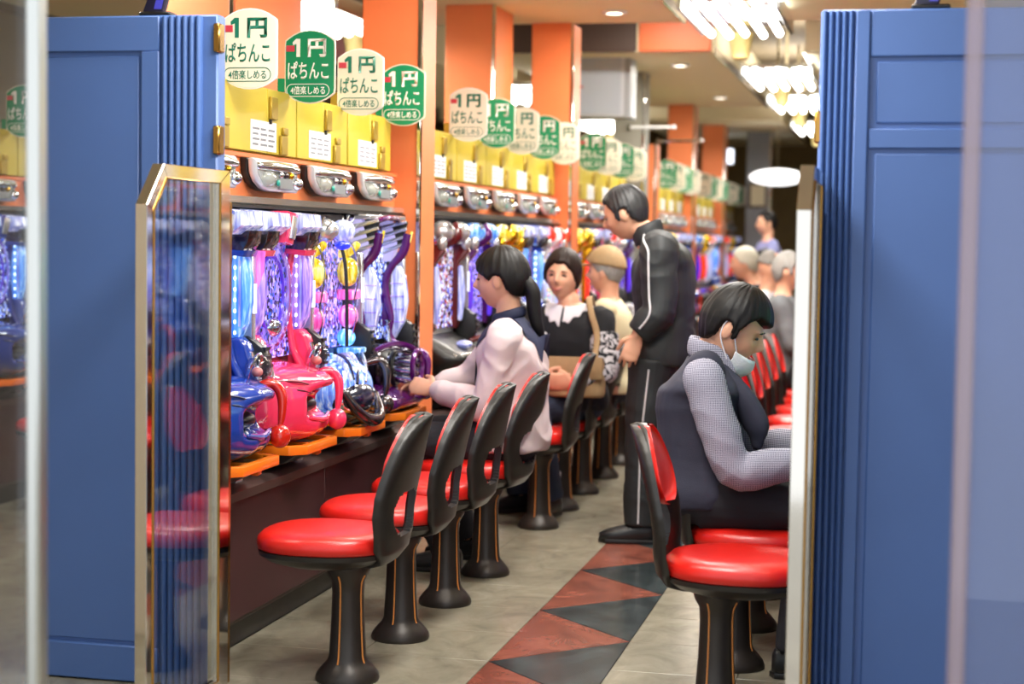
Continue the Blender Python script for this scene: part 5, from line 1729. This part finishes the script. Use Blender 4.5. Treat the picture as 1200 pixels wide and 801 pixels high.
# -- man standing in the black tracksuit ------------------------------------------
J = dict(fwd=(-1, 0.0, 0), hipfwd=(-1, 0.05, 0), pelvis=(-1.075, 7.72, 0.86), waist=(-1.055, 7.72, 1.0), chest=(-1.065, 7.73, 1.19), neck=(-1.14, 7.74, 1.395), head=(-1.25, 7.74, 1.485),
         shoulder_l=(-1.065, 7.545, 1.335), shoulder_r=(-1.10, 7.92, 1.325), elbow_l=(-1.05, 7.50, 1.06), wrist_l=(-1.145, 7.50, 0.945),
         elbow_r=(-1.05, 7.98, 1.06), wrist_r=(-1.10, 7.97, 0.86), hip_l=(-1.09, 7.635, 0.83), hip_r=(-1.09, 7.81, 0.83),
         knee_l=(-1.125, 7.61, 0.47), knee_r=(-1.05, 7.84, 0.47), ankle_l=(-1.13, 7.60, 0.08), ankle_r=(-1.03, 7.88, 0.08), toe_l=(-1, -0.1, 0), toe_r=(-1, 0.1, 0),
         headfwd=(-0.93, 0.08, -0.36), headup=(-0.36, 0, 0.93), hand_l=((-0.35, -0.05, -1), (0.0, 1, 0.2), 0.45), hand_r=((-0.2, 0, -1), (0, -1, 0), 0.4))
t, root, H, A = person('man standing bent forward in a black tracksuit with white piping', J,
    dict(hair='short_m', hair_m=hair_iron, hair_t=0.017, seed=8, top=cloth_track, trousers=cloth_track, collar_m=cloth_track, collar_h=0.04, loose=0.03, arm_w=1.35, fold=0.010, leg_w=1.18, girth=1.0, hem_top=-0.02, smooth=4,
         vol=lambda d: 0.012 * max(0, -d.y) * max(0, d.z + 0.3)), 0.0045)
B = bvh_of(A['top'])
S, E, Wr = (Vector(J[k]) - root for k in ('shoulder_l', 'elbow_l', 'wrist_l'))
pp = [A['neck'] + Vector((-0.01, -0.05, 0.0)), A['neck'] + Vector((0.015, -0.09, -0.03))] + [S.lerp(E, q) + Vector((-0.035, 0, 0)) for q in (0.05, 0.3, 0.55, 0.8)] + [E + Vector((-0.03, 0, 0))] + [E.lerp(Wr, q) + Vector((-0.01, 0, 0)) for q in (0.35, 0.7)]
mk('sleeve_piping', MB().tube(skin_path(B, pp, (0, 1, 0)), 0.005, n=8, sub=4), piping_m, t)
TB = bvh_of(next(c for c in CH[t.name] if c.name.startswith('trousers')))
Hp, K, An = (Vector(J[k]) - root for k in ('hip_l', 'knee_l', 'ankle_l'))
pp = [Hp.lerp(K, q) for q in (0.1, 0.3, 0.5, 0.7, 0.9)] + [K.lerp(An, q) for q in (0.1, 0.35, 0.6, 0.8, 0.95)]
mk('trouser_piping', MB().tube(skin_path(TB, pp, (0, 1, 0)), 0.0045, n=8, sub=3), piping_m, t)

# -- woman in the black top --------------------------------------------------------
J = seated(-1.62, 8.47, 200, lean=0.0, twist=50, wide=0.16, look=262)
J.update(pelvis=(-1.60, 8.46, 0.55), waist=(-1.59, 8.44, 0.68), chest=(-1.59, 8.41, 0.84), neck=(-1.63, 8.40, 1.05), head=(-1.66, 8.37, 1.185),
         shoulder_l=(-1.455, 8.36, 0.99), shoulder_r=(-1.745, 8.43, 0.99), elbow_l=(-1.41, 8.24, 0.74), wrist_l=(-1.55, 8.12, 0.67),
         elbow_r=(-1.80, 8.30, 0.73), wrist_r=(-1.70, 8.11, 0.69), headfwd=(-0.10, -1, -0.04), headup=(0.05, -0.04, 1), fwd=(-0.25, -1, 0),
         hand_l=((-1, -0.1, 0), (0, 1, 0.3), 0.4), hand_r=((1, 0.0, -0.1), (0, 1, 0.3), 0.4), hipfwd=(-0.8, -0.6, 0),
         knee_l=(-1.73, 8.14, 0.53), knee_r=(-1.90, 8.28, 0.53), ankle_l=(-1.67, 8.22, 0.085), ankle_r=(-1.85, 8.30, 0.09), toe_l=(-0.3, -1, 0))
t, root, H, A = person('smiling woman in a black top with white collar and floral sleeves', J,
    dict(hair='short_f', hair_m=hair_brown, hair_t=0.014, seed=11, top=cloth_black, top_name='top', sleeve_m=floral, sleeve_name='floral_sleeve', trousers=denim, loose=0.02, arm_w=1.2, fold=0.006, smile=1.0, girth=1.02, wide=1.05, sleeve=0.8, sleeve_from=0.4,
         vol=lambda d: 0.012 * max(0, d.z)), 0.0045)
for a0, a1 in ((-118, -4), (4, 118)):
    collar_band('white_collar', A, off_white, t, 0.062, lambda z: 0.118 + 0.006 * math.sin(math.radians(z) * 14), a0, a1)
bag = thing('shoulder_bag', 'tan shoulder bag on the lap of the woman in the black top', 'bag', (-1.55, 8.17, 0.60))
bb = MB()
torso_rings(bb, [(Vector((0, 0, 0.0)), (1, 0, 0), 0.13, 0.035, (0, 1, 0)), (Vector((0, 0, 0.02)), (1, 0, 0), 0.15, 0.05, (0, 1, 0)), (Vector((0, 0, 0.12)), (1, 0, 0), 0.15, 0.045, (0, 1, 0)), (Vector((0, 0, 0.18)), (1, 0, 0), 0.14, 0.025, (0, 1, 0)), (Vector((0, 0, 0.185)), (1, 0, 0), 0.13, 0.012, (0, 1, 0))], n=24)
mk('bag_body', bb, tan, bag, sharp=180)
mk('flap', MB().box(-0.145, 0.145, -0.058, -0.046, 0.09, 0.20, bev=0.008, seg=2), tan, bag)
mk('strap', MB().tube([Vector((0.10, -0.03, 0.19)), Vector((0.095, 0.055, 0.30)), Vector((0.06, 0.09, 0.40)), Vector((0.035, 0.15, 0.475)), Vector((0.03, 0.24, 0.47)), Vector((0.04, 0.33, 0.35)), Vector((0.07, 0.30, 0.15)), Vector((0.09, 0.08, 0.1))], (0.016, 0.004), n=8, sub=5, side=(1, 0, 0.2)), tan, bag, sharp=180)
sock = mk('sock', MB().tube([Vector((-1.67, 8.22, 0.10)) - root, Vector((-1.67, 8.21, 0.22)) - root], [0.048, 0.05], n=16, sub=1), off_white, t)

# -- man in the tan cap ------------------------------------------------------------
J = seated(-1.55, 9.30, 180, lean=0.06, look=170)
J.update(head=(-1.605, 9.3, 1.19), neck=(-1.58, 9.3, 1.045))
t, root, H, A = person('man in a tan cap and cream shirt behind the smiling woman', J,
    dict(hair='fringe_side', hair_m=hair_grey, hair_t=0.01, seed=14, top=cloth_cream, top_name='shirt', trousers=cloth_dark, loose=0.02, fold=0.006), 0.007)
cap = H.hair([(0, 0.42), (60, 0.36), (100, 0.3), (140, 0.18), (180, 0.12)], 0.022, 3, lambda d: 0.012 * max(0, d.z), 0.001)
cp = mk('cap', cap, tan, t, sharp=180)
br = MB().tube([H.W((-0.07, 0.08, 0.045)), H.W((-0.035, 0.15, 0.035)), H.W((0.035, 0.15, 0.035)), H.W((0.07, 0.08, 0.045))], [(0.01, 0.004), (0.03, 0.005), (0.03, 0.005), (0.01, 0.004)], n=10, sub=4, side=H.M @ Vector((0, 1, -0.2)))
mk('cap_brim', br, tan, cp, sharp=180)

# -- people farther down the aisle -------------------------------------------------
def far_person(label, x, y, face, hair, hm, top, trousers=cloth_dark, seed=20, dz=0.0, lean=0.1, **kw):
    J = seated(x, y, face, lean=lean, tall=1.0 + dz)
    return person(label, J, dict(hair=hair, hair_m=hm, seed=seed, top=top, trousers=trousers, loose=0.025, **kw), 0.010)
far_person('grey-haired person in a black jacket far down the aisle', -0.86, 12.6, 180, 'fringe_side', mat('pale_grey_hair', '#c4c0b0', 0.6), cloth_black, seed=21, dz=0.03, lean=0.35)
far_person('man in a grey suit on the right row beyond the masked man', -0.74, 10.75, 0, 'short_m', hair_grey, cloth_grey, seed=22, lean=0.02)
far_person('balding person in a white shirt next to the grey suit', -0.90, 11.7, 0, 'balding', hair_grey, off_white, seed=23, lean=0.0)
far_person('dark-haired person in a yellow-trimmed top at the far stools', -1.25, 15.2, 30, 'short_m', hair_black, cloth_cream, seed=24, lean=0.05)
def standing_far(label, x, y, face, hair, hm, top, seed, h=1.0):
    a = math.radians(face)
    f = Vector((math.cos(a), math.sin(a), 0)); r = Vector((math.sin(a), -math.cos(a), 0)); o = Vector((x, y, 0)); Z = Vector((0, 0, h))
    J = dict(fwd=f, pelvis=o + Z * 0.92, waist=o + Z * 1.05, chest=o + Z * 1.22, neck=o + Z * 1.40, head=o + Z * 1.56 + f * 0.02, headfwd=f, headup=(0, 0, 1))
    for s, q in (('r', 1), ('l', -1)):
        J['shoulder_' + s] = o + Z * 1.35 + r * 0.17 * q; J['elbow_' + s] = o + Z * 1.07 + r * 0.23 * q; J['wrist_' + s] = o + Z * 0.84 + r * 0.22 * q + f * 0.06
        J['hip_' + s] = o + Z * 0.88 + r * 0.09 * q; J['knee_' + s] = o + Z * 0.48 + r * 0.1 * q; J['ankle_' + s] = o + Vector((0, 0, 0.09)) + r * 0.11 * q
        J['hand_' + s] = (Vector((0, 0, -1)) + f * 0.15, r * -q, 0.4)
    return person(label, J, dict(hair=hair, hair_m=hm, seed=seed, top=top, trousers=cloth_dark, loose=0.02), 0.010)
standing_far('dark-haired person in lavender standing at the far end of the aisle', -1.33, 17.2, 200, 'short_m', hair_black, mat('lavender_cloth', '#8f93c4', 0.8), 25)
# ------------------------------------------------------------------ things high up and far away
g = thing('speaker_box', 'grey box with a pale bezel hanging between the pillars', 'speaker', (-2.32, 12.9, 2.30))
mk('case', MB().box(-0.22, 0.26, 0.0, 0.30, 0.0, 0.48, bev=0.012), mat('case_grey', '#a9adb3', 0.5), g)
mk('bezel', MB().box(-0.235, 0.215, -0.014, 0.0, 0.005, 0.475, bev=0.006), mat('bezel_grey', '#ccd0d8', 0.45), g)
mk('grille', MB().box(-0.22, 0.19, -0.02, -0.012, 0.025, 0.455, bev=0.003), mat('grille_grey', '#b8c0cc', 0.6), g)
mk('badge', MB().box(-0.14, -0.10, -0.024, -0.018, 0.225, 0.24), sign_red, g)
mk('mount', MB().tube([(-0.12, 0.15, 0.48), (-0.12, 0.15, 0.79)], [0.05, 0.03], n=12, sub=1), cream_plastic, g)
o = thing('pendant_lamp', 'oval pendant lamp above the grey box', 'lamp', (-2.46, 13.5, 2.93))
mk('shade', MB().lathe([(0.01, 0.0), (0.15, 0.02), (0.19, 0.045), (0.15, 0.06), (0.01, 0.065)], 24), glow('pendant_glow', '#fff6c8', 2.0), o)
mk('stem', MB().tube([(0, 0, 0.06), (0, 0, 0.165)], 0.012, n=8), steel, o)
for lb, x0, x1, y, z in (('thin white rod reaching out from the grey column', -2.2, -1.86, 13.92, 2.295), ('thin grey rod behind the grey column', -2.05, -1.70, 14.5, 2.22)):
    r = thing('sign_rod', lb, 'rod', (x0, y, z))
    mk('rod', MB().tube([(-0.02, 0.03, 0), (x1 - x0, 0.03, 0.004)], 0.012, n=8), steel if 'grey rod' in lb else white, r)
    mk('flange', MB().tube([(-0.03, 0.03, 0), (-0.02, 0.03, 0)], 0.03, n=12, sub=1), steel, r)
    mk('tip', MB().ell((x1 - x0, 0.03, 0.004), 0.018, 10, 8), white, r)
# far end of the aisle
f = thing('oval_lamp', 'wide white oval lamp at the far end of the aisle', 'lamp', (-1.46, 20.0, 2.03))
mk('shade', MB().ell((0, 0, 0.10), (0.32, 0.2, 0.10), 24, 12), glow('far_lamp_glow', '#ffffff', 1.6), f)
mk('cord', MB().tube([(0, 0, 0.19), (0, 0, 1.07)], 0.01, n=6), steel, f)
p = thing('framed_picture', 'small framed picture on the far grey column', 'picture', (-1.80, 21.48, 1.80))
mk('frame', MB().box(-0.12, 0.12, -0.01, 0.02, 0.0, 0.32, bev=0.006), mat('grey_wood', '#6e6258', 0.5), p)
mk('sheet', MB().box(-0.085, 0.085, -0.016, -0.009, 0.035, 0.285), mat('picture_sheet', '#d9cfb0', 0.6), p)
for k, (x, z, w, h, c) in enumerate(((-2.35, 2.50, 0.28, 0.22, '#eef4ff'), (-1.9, 2.45, 0.3, 0.28, '#dfe6ff'), (-1.9, 2.12, 0.32, 0.2, '#ffffff'))):
    s = thing('light_box', ('upper left', 'upper right', 'lower')[k] + ' white light box on the far wall', 'light box', (x, 22.6 + (0.3 if k == 2 else 0), z), group='light boxes at the far end')
    mk('case', MB().box(-w / 2, w / 2, 0.0, 0.1, -h / 2, h / 2, bev=0.01), silver, s)
    mk('hanger', MB().tube([(0, 0.05 if k != 2 else 0.085, h / 2), (0, 0.05 if k != 2 else 0.085, 3.1 - z)], 0.008, n=6), steel, s)
    mk('panel', MB().box(-w / 2 + 0.015, w / 2 - 0.015, -0.008, 0.002, -h / 2 + 0.015, h / 2 - 0.015, bev=0.004), glow('light_box_glow_%d' % k, c, 2.2), s)
# orange upright and white doorway on the back wall
struct('door_3', MB().box(-1.35, -1.15, 24.94, 24.998, 0.0, 2.1, bev=0.004), warm_white)
struct('trim_101', MB().box(-1.12, -0.9, 24.9, 24.999, 0.0, 2.2, bev=0.004), orange)
# banners over the next aisle
cols = ['#d8e8e4', '#e86a50', '#e8b0c0', '#a8c4c8', '#e0c870', '#e07060']
for k, c in enumerate(cols):
    b = thing('banner_card', '%s small hanging card in the row over the next aisle' % ['pale green', 'leftmost red', 'pink', 'grey-blue', 'yellow', 'rightmost red'][k], 'card', (-4.06 + 0.11 * k, 11.2, 2.56), group='hanging cards over the next aisle')
    mk('card', MB().box(0.002, 0.106, -0.003, 0.003, 0.0, 0.16, bev=0.001), mat('card_%d' % k, c, 0.6), b)
    mk('clip', MB().box(0.045, 0.06, -0.005, 0.005, 0.15, 0.25), steel, b)
struct('trim_102', MB().box(-4.1, -3.3, 11.16, 11.26, 2.46, 2.54, bev=0.005), dark)
# displays standing on top of the blue partitions
for lb, x, y, s in (('dark tilted display on top of the left blue partition', -2.2, 4.79, 1), ('dark tilted display on top of the right blue partition', 0.05, 4.67, 1)):
    d = thing('call_display', lb, 'display', (x, y, 2.012 if x < -1 else 1.982))
    mk('foot', MB().box(-0.05, 0.05, -0.025, 0.028, 0.0, 0.012, bev=0.004), black, d)
    mk('body', MB().prism([(-0.045, 0.01), (0.02, 0.01), (0.06, 0.16), (0.015, 0.16)], 'y', -0.012, 0.02, bev=0.005), mat('display_body', '#1c1a38', 0.3), d)
    mk('screen', MB().prism([(-0.005, 0.02), (0.018, 0.02), (0.05, 0.145), (0.028, 0.145)], 'y', -0.015, -0.011), glow('display_screen', '#3a3aa0', 0.4), d)
